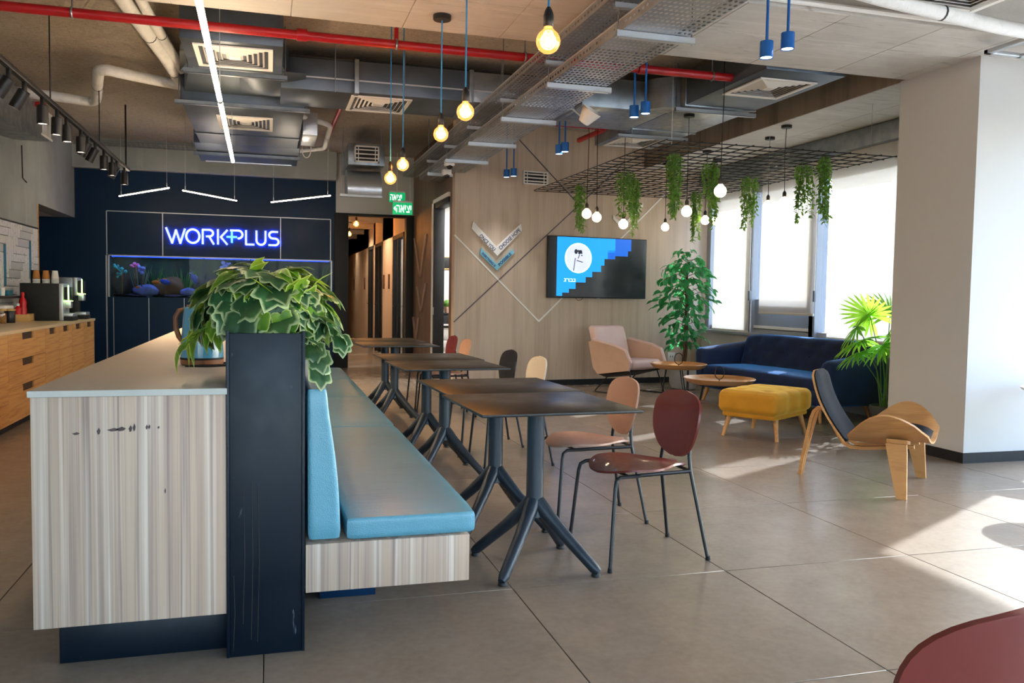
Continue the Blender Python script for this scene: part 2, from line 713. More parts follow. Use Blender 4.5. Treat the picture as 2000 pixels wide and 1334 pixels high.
# ================================================================== THE SETTING
# ---- floor: slab of grout with separate large tiles
struct('ground', G().box(6.9, 60, -40, 60, -.35, -.3), plain('bounce_ground', 'b8b4ac', .9, scale=3).m)  # pale ground outside, added to bounce sunlight up to the ceiling
floor = struct('floor', G().box(-5.2, 6.9, -3.7, 27.2, -.12, -.008), MT['grout'])
TX, TY = 1.075, 1.12
_tile = G().bbox(-TX / 2 + .0022, TX / 2 - .0022, -TY / 2 + .0022, TY / 2 - .0022, -.012, 0, .0012, seg=1).mesh('tile', MT['floor_tile'])
for i in range(-5, 7):
    for j in range(-7, 21):
        cx, cy = -.02 + TX * (i + .5), 3.57 + TY * (j + .5)
        if cy + TY / 2 > 15.9 and not (0.3 < cx < 3.2):
            continue
        if cx < -3.6 and cy < 12.2:
            continue
        obj('tile', _tile, None, floor, (cx, cy, 0))

# ---- ceiling: high sprayed slab, lower smooth concrete beams
struct('ceiling', G().box(-5.2, 6.9, -3.7, 15.4, 3.75, 3.95), MT['concrete_rough'])


def beam(name, x0, x1, y0, y1, z0, mat, nx=0, ny=0, xs=None, ys=None):
    b = struct(name, G().box(x0, x1, y0, y1, z0 + .006, 3.76), mat)
    if xs is None:
        xs = [x0 + (x1 - x0) * k / nx for k in range(nx + 1)]
    if ys is None:
        ys = [y0 + (y1 - y0) * k / ny for k in range(ny + 1)]
    for a, c in zip(xs[:-1], xs[1:]):
        for d, e in zip(ys[:-1], ys[1:]):
            obj('formwork_panel', G().bbox(a + .003, c - .003, d + .003, e - .003, z0, z0 + .01, .002, seg=1), MT['concrete_smooth'], b)
    return b


beam('beam_cross', -3.05, 6.78, 5.08, 6.37, 3.3, MT['concrete_smooth'],
     xs=[-3.05, -2.3, -1.45, -.65, .15, .95, 1.7, 2.3, 3.08, 3.88, 4.68, 5.35, 6.1, 6.78], ys=[5.08, 5.66, 6.37])
beam('beam_window', 5.5, 6.78, 6.37, 12.2, 3.3, MT['concrete_board'], xs=[5.5, 6.1, 6.78], ys=[6.37, 7.6, 8.9, 10.2, 11.4, 12.2])
beam('beam_far', -3.05, 1.12, 14.95, 15.4, 3.27, MT['concrete_grey'], nx=4, ny=1)
beam('beam_rear', -3.05, 6.78, -.6, .9, 3.3, MT['concrete_smooth'], nx=6, ny=1)

# ---- left concrete wall with an opening before the navy wall
wl = struct('wall_left', G().box(-3.3, -3.02, -3.7, 12.8, 0, 3.76).box(-3.3, -3.02, 12.8, 15.1, 2.47, 3.76), MT['concrete_grey'])
obj('end_trim', G().bbox(-3.3, -3.012, 12.8, 12.84, 0, 2.47, .004), MT['wood_oak'], wl)
struct('wall_alcove', G().box(-5.2, -5.05, 12.6, 15.4, 0, 2.6).box(-5.2, -3.3, 12.6, 12.8, 0, 2.6).box(-5.2, -3.3, 12.6, 15.4, 2.47, 2.6), MT['white_wall'])

# ---- navy wall with recess for the aquarium
wb = struct('wall_back', G().box(-5.1, 1.12, 15.1, 15.2, 0, 1.2).box(-5.1, 1.12, 15.1, 15.2, 1.88, 3.76)
            .box(-5.1, -2.53, 15.1, 15.2, 1.2, 1.88).box(1.05, 1.12, 15.1, 15.2, 1.2, 1.88), MT['navy'])
UX = [-2.55, -1.70, .187, 1.03]
for a, c in zip(UX[:-1], UX[1:]):
    obj('wall_panel', G().bbox(a + .008, c - .008, 15.086, 15.104, 1.895, 2.592, .002, seg=1), MT['navy'], wb)
LX = [-2.458, -1.921, -1.371, -.83, -.285, .26, .8, 1.06]
for a, c in zip(LX[:-1], LX[1:]):
    obj('wall_panel', G().bbox(a + .006, c - .006, 15.086, 15.104, .01, 1.19, .002, seg=1), MT['navy'], wb)
for a in UX:
    obj('inlay_strip', G().box(a - .008, a + .008, 15.088, 15.1, 1.89, 2.6), MT['silver_line'], wb)
obj('inlay_strip', G().box(-2.55, 1.03, 15.088, 15.1, 2.592, 2.608), MT['silver_line'], wb)
for a in LX[:-1]:
    obj('inlay_strip', G().box(a - .006, a + .006, 15.09, 15.1, .01, 1.19), MT['silver_line'], wb)
obj('inlay_strip', G().box(-2.57, -2.55, 15.086, 15.1, 0, 1.88), MT['silver_line'], wb)

# ---- corridor mouth and corridor
wc = struct('wall_corridor', G()
            .box(2.36, 2.5, 15.25, 15.3, 0, 2.98).box(2.36, 2.5, 16.75, 18.35, 0, 2.98).box(2.36, 2.5, 19.65, 20.0, 0, 2.98).box(2.36, 2.5, 21.05, 27, 0, 2.98)
            .box(2.36, 2.5, 15.25, 27, 2.45, 2.98).box(1.08, 1.2, 15.25, 27, 0, 2.98).box(1.08, 2.5, 26.9, 27.05, 0, 2.98),
            plain('corridor_paint', 'c9b6a3', .7).m)
struct('wall_header', G().box(1.12, 2.61, 15.1, 15.25, 2.72, 3.76), MT['white_wall'])
struct('ceiling_corridor', G().box(1.08, 2.5, 15.25, 27, 2.95, 3.1), MT['concrete_rough'])
for k in range(5):
    obj('ceiling_rail', G().box(1.2, 2.36, 16.4 + 1.9 * k, 16.55 + 1.9 * k, 2.85, 2.95), MT['concrete_smooth'], wc)
struct('trim_1', G().bbox(1.10, 1.335, 15.04, 15.26, 0, 2.72, .004).bbox(2.355, 2.5, 15.04, 15.26, 0, 2.72, .004).bbox(1.335, 2.355, 15.04, 15.26, 2.68, 2.72, .004), MT['black_matte'])
for k, (a, c) in enumerate(((15.3, 16.75), (18.35, 19.65), (20.0, 21.05))):
    d = struct('door_%d' % (k + 1), G().box(2.35, 2.46, a, a + .09, 0, 2.45).box(2.35, 2.46, c - .09, c, 0, 2.45).box(2.35, 2.46, a, c, 2.37, 2.45)
               .box(2.37, 2.44, a + (c - a) * .62, a + (c - a) * .62 + .05, 0, 2.4), MT['black_matte'])
    obj('pane', G().box(2.40, 2.412, a + .09, c - .09, .02, 2.37), MT['pane_clear'], d)
    obj('door_handle', G().tube([(2.35, a + (c - a) * .66, 1.08), (2.31, a + (c - a) * .66, 1.08), (2.31, a + (c - a) * .66 + .12, 1.08)], .011, 6), MT['black_metal'], d)
    struct('wall_office', G().box(2.5, 4.4, c + .1, c + .16, 0, 2.6).box(2.5, 4.4, a - .14, a - .08, 0, 2.6).box(4.3, 4.4, a, c, 0, 2.6).box(2.5, 4.4, a, c, 2.5, 2.6), MT['white_wall'])
for y in (17.25, 18.05, 21.8, 24.6):
    tag(obj('door_plate', G().bbox(2.335, 2.36, y - .05, y + .05, 1.42, 1.72, .004), plain('plate_brown', '5d3a26', .5).m),
        {17.25: 'small brown framed plate nearest the corridor mouth', 18.05: 'brown framed plate between two corridor doors',
         21.8: 'brown plate past the third corridor door', 24.6: 'farthest tiny brown plate on the corridor wall'}[y], 'plate', 'plates on the corridor wall')

# ---- brown side wall with an open door, room behind it
wv = struct('wall_side', G().box(2.49, 2.61, 11.62, 11.93, 0, 3.76).box(2.49, 2.61, 13.12, 15.1, 0, 3.76).box(2.49, 2.61, 11.93, 13.12, 2.76, 3.76), MT['wood_brown'])
d4 = struct('door_4', G().bbox(2.455, 2.62, 13.06, 13.15, 0, 2.79, .004).bbox(2.455, 2.62, 11.9, 13.15, 2.73, 2.79, .004), MT['white_paint'])
obj('door_lining', G().bbox(2.47, 2.63, 12.96, 13.06, 0, 2.73, .004).bbox(2.47, 2.63, 11.93, 13.06, 2.65, 2.73, .004), MT['black_matte'], d4)
obj('door_leaf', G().bbox(2.63, 3.5, 11.95, 11.99, .02, 2.64, .004), plain('door_pale', 'c9d0d3', .5).m, d4)
obj('lock_plate', G().bbox(2.462, 2.475, 12.98, 13.03, 1.0, 1.12, .002), MT['galvanised_bright'], d4)
struct('wall_room', G().box(2.61, 5.9, 15.0, 15.1, 0, 3.76).box(5.8, 5.9, 12.1, 15.1, 0, 3.76).box(2.61, 5.9, 13.9, 13.98, 0, 2.9), MT['white_wall'])
struct('ceiling_room', G().prism([(2.61, 11.73), (5.9, 12.08), (5.9, 15.1), (2.61, 15.1)], 2.9, 2.98), MT['white_wall'])

# ---- wood clad partition carrying the television, turned six degrees
ALPHA = math.radians(6.012)
WO = Vector((2.49, 11.583, 0))


def on_wall(s, z, out=0.0):
    return (WO.x + s * math.cos(ALPHA) + out * math.sin(ALPHA), WO.y + s * math.sin(ALPHA) - out * math.cos(ALPHA), z)


wt = struct('wall_center', G().box(0, 4.35, 0, .12, 0, 3.76), MT['wood_grey'], loc=tuple(WO), rot=(0, 0, ALPHA))
struct('baseboard_center', G().box(0, 4.3, -.012, 0, 0, .085), MT['black_matte'], loc=tuple(WO), rot=(0, 0, ALPHA))


def wall_line(pts, w, mat, name, proud=.006):
    for (s0, z0), (s1, z1) in zip(pts[:-1], pts[1:]):
        L = math.hypot(s1 - s0, z1 - z0)
        M = Matrix.Translation((s0, 0, z0)) @ Matrix.Rotation(-math.atan2(z1 - z0, s1 - s0), 4, 'Y')
        obj(name, G().box(0, L, -proud, .001, -w / 2, w / 2, mat=M), mat, wt)


wall_line([(.0, 2.155), (1.31, .95), (3.95, 3.43)], .022, MT['white_paint'], 'inlay_line')
wall_line([(.0, .935), (2.62, 3.3)], .014, plain('inlay_dark', '5b5566', .6).m, 'inlay_line')
wall_line([(.88, 3.62), (1.86, 2.74)], .014, MT['inlay_dark'], 'inlay_line')

# ---- pillar
pil = struct('pillar', G().box(5.48, 6.4, 5.548, 6.44, 0, 3.305), MT['white_wall'])
obj('pillar_base', G().box(5.468, 6.4, 5.536, 6.452, 0, .085), MT['black_matte'], pil)

# ---- window side: pier, low wall, lintel, frames
struct('wall_right', G().box(6.62, 6.9, 5.75, 7.2, 0, 3.76).box(6.62, 6.9, 7.2, 12.3, 0, .80).box(6.78, 6.9, 7.2, 12.3, 2.87, 3.76)
       .box(6.78, 6.9, -3.7, 5.75, 2.95, 3.76).box(6.7, 6.9, -3.7, 5.75, 0, .06).box(6.62, 6.9, 12.1, 12.4, 0, 3.76).box(6.4, 6.62, 5.6, 6.4, 0, 3.3), MT['white_wall'])
struct('trim_2', G().bbox(6.55, 6.88, 7.2, 12.1, .80, .845, .006), MT['sill_stone'])
YM = [7.24, 9.27, 10.73, 11.95]
for k, (a, c) in enumerate(zip(YM[:-1], YM[1:])):
    w = struct('window_%d' % (k + 1), G().box(6.7, 6.8, a, c, .845, .91).box(6.7, 6.8, a, c, 2.84, 2.9).box(6.66, 6.82, c - .07, c + .05, .845, 2.9)
               .box(6.66, 6.82, a - .03, a + .05, .845, 2.9), MT['window_frame'])
    obj('pane', G().box(6.745, 6.755, a + .03, c - .03, .9, 2.85), MT['pane_tinted'], w)
    if k == 1:
        obj('panel', G().box(6.72, 6.735, a + .05, c - .06, .95, 1.32), plain('panel_bluegrey', '8593a6', .5).m, w)
        obj('lit_sill_strip', G().box(6.70, 6.74, a + .05, c - .06, .90, .95), MT['white_paint'], w)  # white strip paints in the light falling on the sill
YN = [-3.6, -2.2, -.7, .9, 2.4, 4.05, 5.72]
for k, (a, c) in enumerate(zip(YN[:-1], YN[1:])):
    w = struct('window_%d' % (k + 4), G().box(6.75, 6.85, a, c, .06, .12).box(6.75, 6.85, a, c, 2.9, 2.96).box(6.75, 6.85, c - .035, c + .035, .06, 2.96), MT['window_frame'])
    obj('pane', G().box(6.795, 6.805, a + .03, c - .03, .1, 2.92), MT['pane_clear'], w)
# ---- wall behind the camera, glazed
struct('wall_front', G().box(-3.3, 6.9, -3.8, -3.65, 3.1, 3.76).box(-3.3, -2.9, -3.8, -3.65, 0, 3.1), MT['white_wall'])
XN = [-2.9, -1.3, .3, 1.9, 3.5, 5.1, 6.8]
for k, (a, c) in enumerate(zip(XN[:-1], XN[1:])):
    w = struct('window_%d' % (k + 10), G().box(a, c, -3.75, -3.65, 0, .08).box(a, c, -3.75, -3.65, 3.02, 3.1).box(c - .035, c + .035, -3.75, -3.65, 0, 3.1), MT['window_frame'])
    obj('pane', G().box(a + .03, c - .03, -3.705, -3.695, .05, 3.05), MT['pane_clear'], w)
struct('ground_rear', G().box(-40, 6.9, -40, -3.8, -.35, -.3), MT['bounce_ground'])
struct('trim_3', G().bbox(6.5, 6.62, 7.2, 12.05, 3.08, 3.295, .01), MT['galvanised'])

# ---- roller blinds
for a, c, zb, lab in ((11.66, 10.63, .86, 'white roller blind drawn to the sill beside the ficus'),
                      (10.38, 9.14, 1.14, 'middle white roller blind stopping short of the sill'),
                      (8.87, 7.6, .86, 'white roller blind drawn down behind the fan palm')):
    t = thing('roller_blind', lab, 'blind', (6.6, (a + c) / 2, 3.1), 0, 'roller blinds on the windows')
    h = abs(a - c) / 2
    obj('fabric', G().box(-.002, .002, -h, h, zb - 3.1, 0), MT['blind_fabric'], t)
    obj('bottom_bar', G().bbox(-.01, .01, -h, h, zb - 3.1 - .02, zb - 3.1 + .012, .004), MT['white_plastic'], t)
    obj('roller', G().tube([(0, -h, .03), (0, h, .03)], .032, 12), MT['white_plastic'], t)
    obj('chain', G().tube([(-.02, -h - .03, .02), (-.02, -h - .03, -1.7)], .003, 5), MT['white_plastic'], t)
    obj('chain_clip', G().bbox(-.035, -.005, -h - .045, -h - .015, -1.8, -1.66, .004), plain('clip_grey', '6d7378', .5).m, t)

# ================================================================== CEILING SERVICES
# ---- sprinkler pipes
def red_pipe(label, pts, r, hangers=(), couplings=(), heads=()):
    t = thing('sprinkler_pipe', label, 'pipe', pts[0])
    o = Vector(pts[0])
    obj('pipe_run', G().tube([p - o for p in rounded(pts, .06)], r, 14), MT['red_paint'], t)
    for p, d in couplings:
        p, d = Vector(p) - o, Vector(d)
        obj('coupling', G().tube([p - d * .04, p + d * .04], r * 1.35, 14), MT['red_paint'], t)
    for p in hangers:
        p = Vector(p) - o
        g = G().tube([p + Vector((0, 0, r * 1.1)), p + Vector((0, 0, 3.745 - o.z))], .006, 6)
        g.tube([p + Vector((0, math.cos(a) * r * 1.12, math.sin(a) * r * 1.12)) for a in [2 * PI * k / 14 for k in range(14)]], .008, 5, closed=True)
        obj('hanger', g, MT['galvanised'], t)
    for p in heads:
        p = Vector(p) - o
        g = G().tube([p, p + Vector((0, 0, .1))], .018, 8).lathe([(.0, .14), (.03, .142), (.03, .147), (0, .15)], 10, tuple(p)).tube([p + Vector((.015, 0, .1)), p + Vector((.015, 0, .14))], .004, 4)
        obj('sprinkler_head', g, MT['red_paint'], t)
    return t


red_pipe('long red sprinkler pipe crossing the whole room under the ceiling', [(-3.0, 7.0, 3.36), (4.36, 7.02, 3.36), (4.41, 7.02, 3.375), (4.43, 7.02, 3.42), (4.43, 7.02, 3.48)], .036,
         hangers=[(-1.4, 7.0, 3.36), (1.0, 7.0, 3.36), (2.1, 7.0, 3.36), (3.9, 7.02, 3.36)],
         couplings=[((.25, 7.0, 3.36), (1, 0, 0)), ((3.2, 7.01, 3.36), (1, 0, 0)), ((4.34, 7.02, 3.36), (1, 0, 0))], heads=[(1.0, 7.0, 3.39), (4.43, 7.02, 3.46)])
red_pipe('short red pipe elbow in front of the wood wall', [(3.2, 9.95, 3.45), (4.05, 9.97, 3.45), (4.1, 10.02, 3.45), (4.06, 10.9, 3.45)], .034, hangers=[(3.9, 9.97, 3.45)], couplings=[((4.0, 9.97, 3.45), (1, 0, 0))])
red_pipe('thin red branch pipe running back over the corridor', [(.82, 9.4, 3.52), (.80, 13.0, 3.52)], .026)
red_pipe('red pipe stub high on the grey left wall', [(-3.02, 11.1, 3.45), (-2.5, 11.0, 3.45)], .03)


# ---- air diffusers (square, stepped louvres)
def diffuser(label, x0, x1, y0, y1, z):
    cx, cy, w, d = (x0 + x1) / 2, (y0 + y1) / 2, (x1 - x0) / 2, (y1 - y0) / 2
    t = thing('air_diffuser', label, 'air diffuser', (cx, cy, z), 0, 'ceiling air diffusers')

    def ring(a, b, za, zb, th=.003):
        g = G()
        P = [(-w * a, -d * a, za), (w * a, -d * a, za), (w * a, d * a, za), (-w * a, d * a, za)]
        Q = [(-w * b, -d * b, zb), (w * b, -d * b, zb), (w * b, d * b, zb), (-w * b, d * b, zb)]
        vs = P + Q + [(x, y, q + th) for x, y, q in P] + [(x, y, q + th) for x, y, q in Q]
        fs = []
        for k in range(4):
            l = (k + 1) % 4
            fs += [(k, 4 + k, 4 + l, l), (8 + k, 8 + l, 12 + l, 12 + k), (k, l, 8 + l, 8 + k), (4 + k, 12 + k, 12 + l, 4 + l)]
        return g.add(vs, fs)
    obj('frame', ring(1, .88, -.012, -.012, .012), MT['louver_white'], t)
    obj('backing', G().box(-w * .9, w * .9, -d * .9, d * .9, .03, .034), MT['black_matte'], t)
    for k in range(5):
        a = .86 - k * .14
        obj('louver', ring(a, a - .13, .024, -.008), MT['louver_white'], t)
    obj('centre_plate', G().box(-w * .16, w * .16, -d * .16, d * .16, -.01, -.006), MT['louver_white'], t)
    return t


diffuser('square white air diffuser under the front of the fan coil', -.59, .03, 7.26, 7.94, 3.296)
diffuser('small white air diffuser under the rear of the fan coil', -.57, .04, 10.08, 10.88, 3.296)
diffuser('white air diffuser in the long cross duct above the bulbs', .79, 1.4, 8.62, 9.33, 3.296)
diffuser('white air diffuser nearest the pillar, behind the red pipe end', 4.2, 4.79, 6.69, 7.35, 3.296)
diffuser('white air diffuser in front of the wood wall above the wire grid', 4.17, 4.75, 9.62, 10.3, 3.296)
diffuser('white slatted air diffuser at the top edge above the pillar', 3.95, 4.6, 4.1, 4.77, 3.3)


def strut(g, x0, x1, y, z, w=.04, h=.04):
    g.box(x0, x1, y - w / 2, y - w / 2 + .004, z, z + h).box(x0, x1, y + w / 2 - .004, y + w / 2, z, z + h).box(x0, x1, y - w / 2, y + w / 2, z, z + .004)
    return g


# ---- fan coil unit
t = thing('fan_coil_unit', 'large galvanised fan coil unit hung over the counter', 'air conditioner', (0, 0, 3.3))
obj('supply_box', G().bbox(-.68, .11, 7.17, 8.06, 0, .40, .006), MT['duct_dark'], t)
g = G()
g.prism([(-.66, 8.06), (.10, 8.06), (.34, 9.5), (-.85, 9.5)], .10, .34)
g.prism([(-.80, 8.5), (-.68, 8.06), (-.66, 8.6)], .06, .3)
obj('neck', g, MT['duct_dark'], t)
obj('swell', G().surf(lambda u, v: (-.28 + .62 * u, 8.35 + 1.05 * v, .10 - .09 * math.sin(PI * u) * math.sin(PI * v)), 10, 10, .003), MT['duct_dark'], t)
obj('return_box', G().bbox(-.89, .37, 9.5, 12.1, 0, .40, .006), MT['duct_dark'], t)
for y in (9.58, 11.3):
    obj('rib', G().box(-.895, .375, y, y + .035, -.012, .3), MT['duct_dark'], t)
g = G().prism([(12.1, 0), (13.35, -.06), (13.35, .34), (12.1, .4)], -.97, .40, 'x')
obj('intake_hood', g, MT['duct_dark'], t)
obj('filter_panel', G().bbox(-.9, .33, 13.3, 13.37, -.07, .06, .004), MT['galvanised_bright'], t)
for a in ((-.73, .16, 8.1, -.045), (-.94, .42, 9.45, -.045), (-1.02, .45, 12.65, -.075)):
    obj('support_channel', strut(G(), *a), MT['galvanised'], t)
for x, y in ((-.7, 8.1), (.14, 8.1), (-.9, 9.45), (.39, 9.45), (-.97, 12.65), (.42, 12.65)):
    obj('threaded_rod', G().tube([(x, y, -.05), (x, y, .44)], .006, 6), MT['galvanised'], t)
obj('control_box', G().bbox(.40, .58, 10.9, 11.7, -.02, .26, .006), MT['galvanised_bright'], t)
obj('cable_loop', G().tube([(.5 + .06 * math.cos(a), 12.2, .02 + .12 * math.sin(a)) for a in [2 * PI * k / 18 for k in range(18)]], .008, 5, closed=True), MT['white_plastic'], t)


def duct_grille(g, x0, x1, z0, z1, y, n=4):
    w = .022
    g.box(x0, x1, y - .012, y, z0, z0 + w).box(x0, x1, y - .012, y, z1 - w, z1).box(x0, x0 + w, y - .012, y, z0, z1).box(x1 - w, x1, y - .012, y, z0, z1)
    for k in range(1, n):
        z = z0 + (z1 - z0) * k / n
        g.box(x0, x1, y - .01, y - .002, z - .009, z + .009)
    for f in (.16, .84):
        x = x0 + (x1 - x0) * f
        g.box(x - .006, x + .006, y - .009, y - .003, z0, z1)
    return g


# ---- cross duct and window duct
t = thing('cross_duct', 'long galvanised air duct crossing the room behind the red pipe', 'duct', (0, 0, 3.3))
for a, c in ((.11, .82), (.84, 1.98), (2.0, 3.1), (3.12, 4.09)):
    y0 = 8.53 if c < 3.2 else 8.3
    obj('duct_section', G().bbox(a, c, y0 + (.04 if c < 1 else 0), 9.35, 0, .305, .004), MT['galvanised' if c > 2.5 else 'duct_dark'], t)
for a in (.83, 1.99, 3.11):
    obj('flange', G().bbox(a - .022, a + .022, 8.51, 9.37, -.012, .32, .003), MT['galvanised'], t)
obj('stiffener', G().box(.12, 3.1, 8.522, 8.532, .108, .122), MT['galvanised_bright'], t)
for x in (.62, 1.3, 2.3, 2.9):
    obj('threaded_rod', G().tube([(x, 8.5, -.02), (x, 8.5, .44)], .005, 5), MT['galvanised'], t)
obj('insulation', G().bbox(.12, 4.05, 8.56, 9.33, .306, .335, .01), MT['black_matte'], t)

t = thing('window_duct', 'galvanised air duct along the brown concrete beam', 'duct', (0, 0, 3.3))
for a, c in ((6.45, 7.9), (7.92, 9.2), (9.22, 10.42)):
    obj('duct_section', G().bbox(4.1, 4.9, a, c, 0, .33, .004), MT['galvanised' if a > 7 else 'duct_dark'], t)
for a in (7.91, 9.21):
    obj('flange', G().bbox(4.085, 4.915, a - .02, a + .02, -.012, .34, .003), MT['galvanised'], t)
for y in (8.0, 9.5):
    obj('support_channel', strut(G(), 4.03, 4.97, y, -.05), MT['galvanised_bright'], t)
    for x in (4.05, 4.95):
        obj('threaded_rod', G().tube([(x, y, -.05), (x, y, .44)], .005, 5), MT['galvanised'], t)
obj('corner_elbow', G().prism([(4.1 - .28 * math.sin(a), 8.3 - .0 + .28 * (1 - math.cos(a)) - .28) for a in [PI / 2 * k / 6 for k in range(7)]] + [(3.82, 8.32), (4.1, 8.32)], .0, .305), MT['galvanised'], t)

# ---- rounded elbow duct and its grille before the corridor
t = thing('elbow_duct', 'shiny rounded elbow duct with a small grille over the corridor mouth', 'duct', (0, 12.5, 0))
obj('duct_box', G().bbox(1.1, 1.63, .02, 1.2, 3.19, 3.5, .005), MT['galvanised'], t)
g = duct_grille(G(), 1.19, 1.55, 3.23, 3.47, .02)
gr = obj('grille', g, MT['white_plastic'], t)
obj('grille_back', G().box(1.2, 1.54, .012, .019, 3.24, 3.46), MT['black_matte'], gr)
obj('elbow', G().surf(lambda u, v: (1.1 + .5 * u, .42 - .36 * math.sin(v * PI * .62), 3.15 - .36 * (1 - math.cos(v * PI * .62)) * .77), 2, 14, .006), MT['galvanised_bright'], t)
obj('elbow_side', G().prism([(.6, 2.79)] + [(.42 - .36 * math.sin(v / 14 * PI * .62), 3.15 - .36 * (1 - math.cos(v / 14 * PI * .62)) * .77) for v in range(15)][::-1] + [(.6, 3.15)], 1.102, 1.105, 'x')
    .prism([(.6, 2.79)] + [(.42 - .36 * math.sin(v / 14 * PI * .62), 3.15 - .36 * (1 - math.cos(v / 14 * PI * .62)) * .77) for v in range(15)][::-1] + [(.6, 3.15)], 1.595, 1.598, 'x'), MT['galvanised'], t)
obj('support_channel', strut(G(), 1.0, 1.62, .2, 2.74), MT['galvanised_bright'], t)
obj('threaded_rod', G().tube([(1.04, .2, 2.74), (1.04, .2, 3.74)], .005, 5).tube([(1.6, .2, 2.74), (1.6, .2, 3.74)], .005, 5), MT['galvanised'], t)

# ---- duct on the left wall
t = thing('wall_duct', 'galvanised duct with a grille high on the grey left wall', 'duct', (-3.02, 11.0, 0))
obj('duct_box', G().prism([(-2.0, 3.05), (-.5, 3.04), (.75, 3.14), (.75, 3.47), (-2.0, 3.47)], 0, .42, 'x'), MT['galvanised'], t)
g = G()
for k in range(5):
    g.box(.42, .43, .3 + .085 * k, .33 + .085 * k, 3.16, 3.45)
g.box(.42, .432, .25, .75, 3.14, 3.165).box(.42, .432, .25, .75, 3.44, 3.465)
obj('grille', g, MT['white_plastic'], t)
obj('hook', G().tube([(.05, .9, 3.1), (.05, .92, 2.7), (.08, .98, 2.65)], .008, 5), MT['cord_black'], t)

# ---- insulated white pipes
def wrapped(label, pts, r):
    t = thing('insulated_pipe', label, 'pipe', pts[0], 0, 'white wrapped pipes')
    o = Vector(pts[0])
    obj('wrap', G().tube([p - o for p in rounded(pts)], r, 12), MT['pipe_wrap'], t)
    for a, b in zip(pts[:-1], pts[1:]):
        a, b = Vector(a) - o, Vector(b) - o
        d = (b - a).normalized()
        if (b - a).length > .9:
            m = (a + b) / 2
            obj('tape_band', G().tube([m - d * .008, m + d * .008], r * 1.03, 12), MT['black_matte'], t)


wrapped('thick white wrapped pipe slanting down to the fan coil', [(-1.16, 6.6, 3.62), (-1.1, 7.7, 3.62), (-.98, 9.0, 3.6), (-.92, 10.05, 3.58)], .06)
wrapped('thinner white wrapped pipe beside the thick slanting one', [(-1.0, 6.6, 3.64), (-.98, 7.7, 3.64), (-.90, 9.0, 3.62), (-.86, 10.0, 3.6)], .045)
wrapped('white wrapped pipe with a step running to the left wall', [(-.93, 10.05, 3.58), (-1.3, 9.85, 3.58), (-1.62, 9.62, 3.58), (-1.7, 9.7, 3.58), (-1.98, 11.15, 3.58), (-2.06, 11.32, 3.58), (-2.4, 11.15, 3.58), (-3.0, 11.0, 3.58)], .058)
wrapped('white bent pipe beside the fan coil control box', [(.37, 10.85, 3.5), (.72, 11.25, 3.5), (.77, 11.4, 3.5), (.8, 13.0, 3.5), (.78, 13.15, 3.5), (.45, 13.5, 3.5)], .035)
wrapped('thick white pipe at the top edge above the pillar', [(3.2, 4.7, 3.36), (3.88, 4.74, 3.3), (4.85, 4.79, 3.24), (5.6, 4.85, 3.24)], .05)
tag(obj('conduit', G().tube([(2.9, 5.03, 3.33), (5.2, 5.04, 3.33), (5.5, 5.0, 3.33), (6.7, 4.6, 3.33)], .02, 8), MT['white_plastic']), 'thin white conduit along the edge of the concrete beam', 'conduit')
t = thing('track_fixture', 'slim metal frame at the right edge by the pillar head', 'frame', (5.2, 4.9, 3.2))
obj('rail', G().bbox(0, 1.2, .30, .34, 0, .03, .004).bbox(0, .05, -.5, .34, 0, .03, .004).bbox(.3, .33, -.5, .34, .0, .02, .003), MT['galvanised_bright'], t)

# ---- perforated cable trays
def perforated(g, x0, x1, y0, y1, z, px=.034, py=.062, hx=.010, hy=.034, flip=None):
    """sheet with rows of slotted holes; flip maps (a, b) to 3-D"""
    nx, ny = max(1, int((x1 - x0) / px)), int((y1 - y0) / py)
    dx, dy = (x1 - x0) / nx, (y1 - y0) / ny
    P = flip or (lambda a, b: (a, b, z))
    for i in range(nx):
        for j in range(ny):
            a, c = x0 + dx * i, x0 + dx * (i + 1)
            b, d = y0 + dy * j, y0 + dy * (j + 1)
            ma, mb = (a + c) / 2, (b + d) / 2
            vs = [P(a, b), P(c, b), P(c, d), P(a, d), P(ma - hx, mb - hy * .3), P(ma, mb - hy * .5), P(ma + hx, mb - hy * .3), P(ma + hx, mb + hy * .3), P(ma, mb + hy * .5), P(ma - hx, mb + hy * .3)]
            g.add(vs, [(0, 1, 6, 5, 4), (1, 2, 7, 6), (2, 3, 9, 8, 7), (3, 0, 4, 9)])
    return g


def cable_tray(label, x0, x1, z, h, y0, y1):
    t = thing('cable_tray', label, 'cable tray', (0, 0, z), 0, 'cable trays')
    obj('tray_floor', perforated(G(), x0, x1, y0, y1, 0), MT['tray_steel'], t)
    for x in (x0, x1):
        s = obj('tray_side', perforated(G(), 0.004, h, y0, y1, 0, px=h / 2, hx=.009, flip=lambda a, b, x=x: (x, b, a)), MT['tray_steel'], t)
        obj('rolled_edge', G().tube([(x, y0, h), (x, y1, h)], .006, 5), MT['galvanised_bright'], s)
    return t


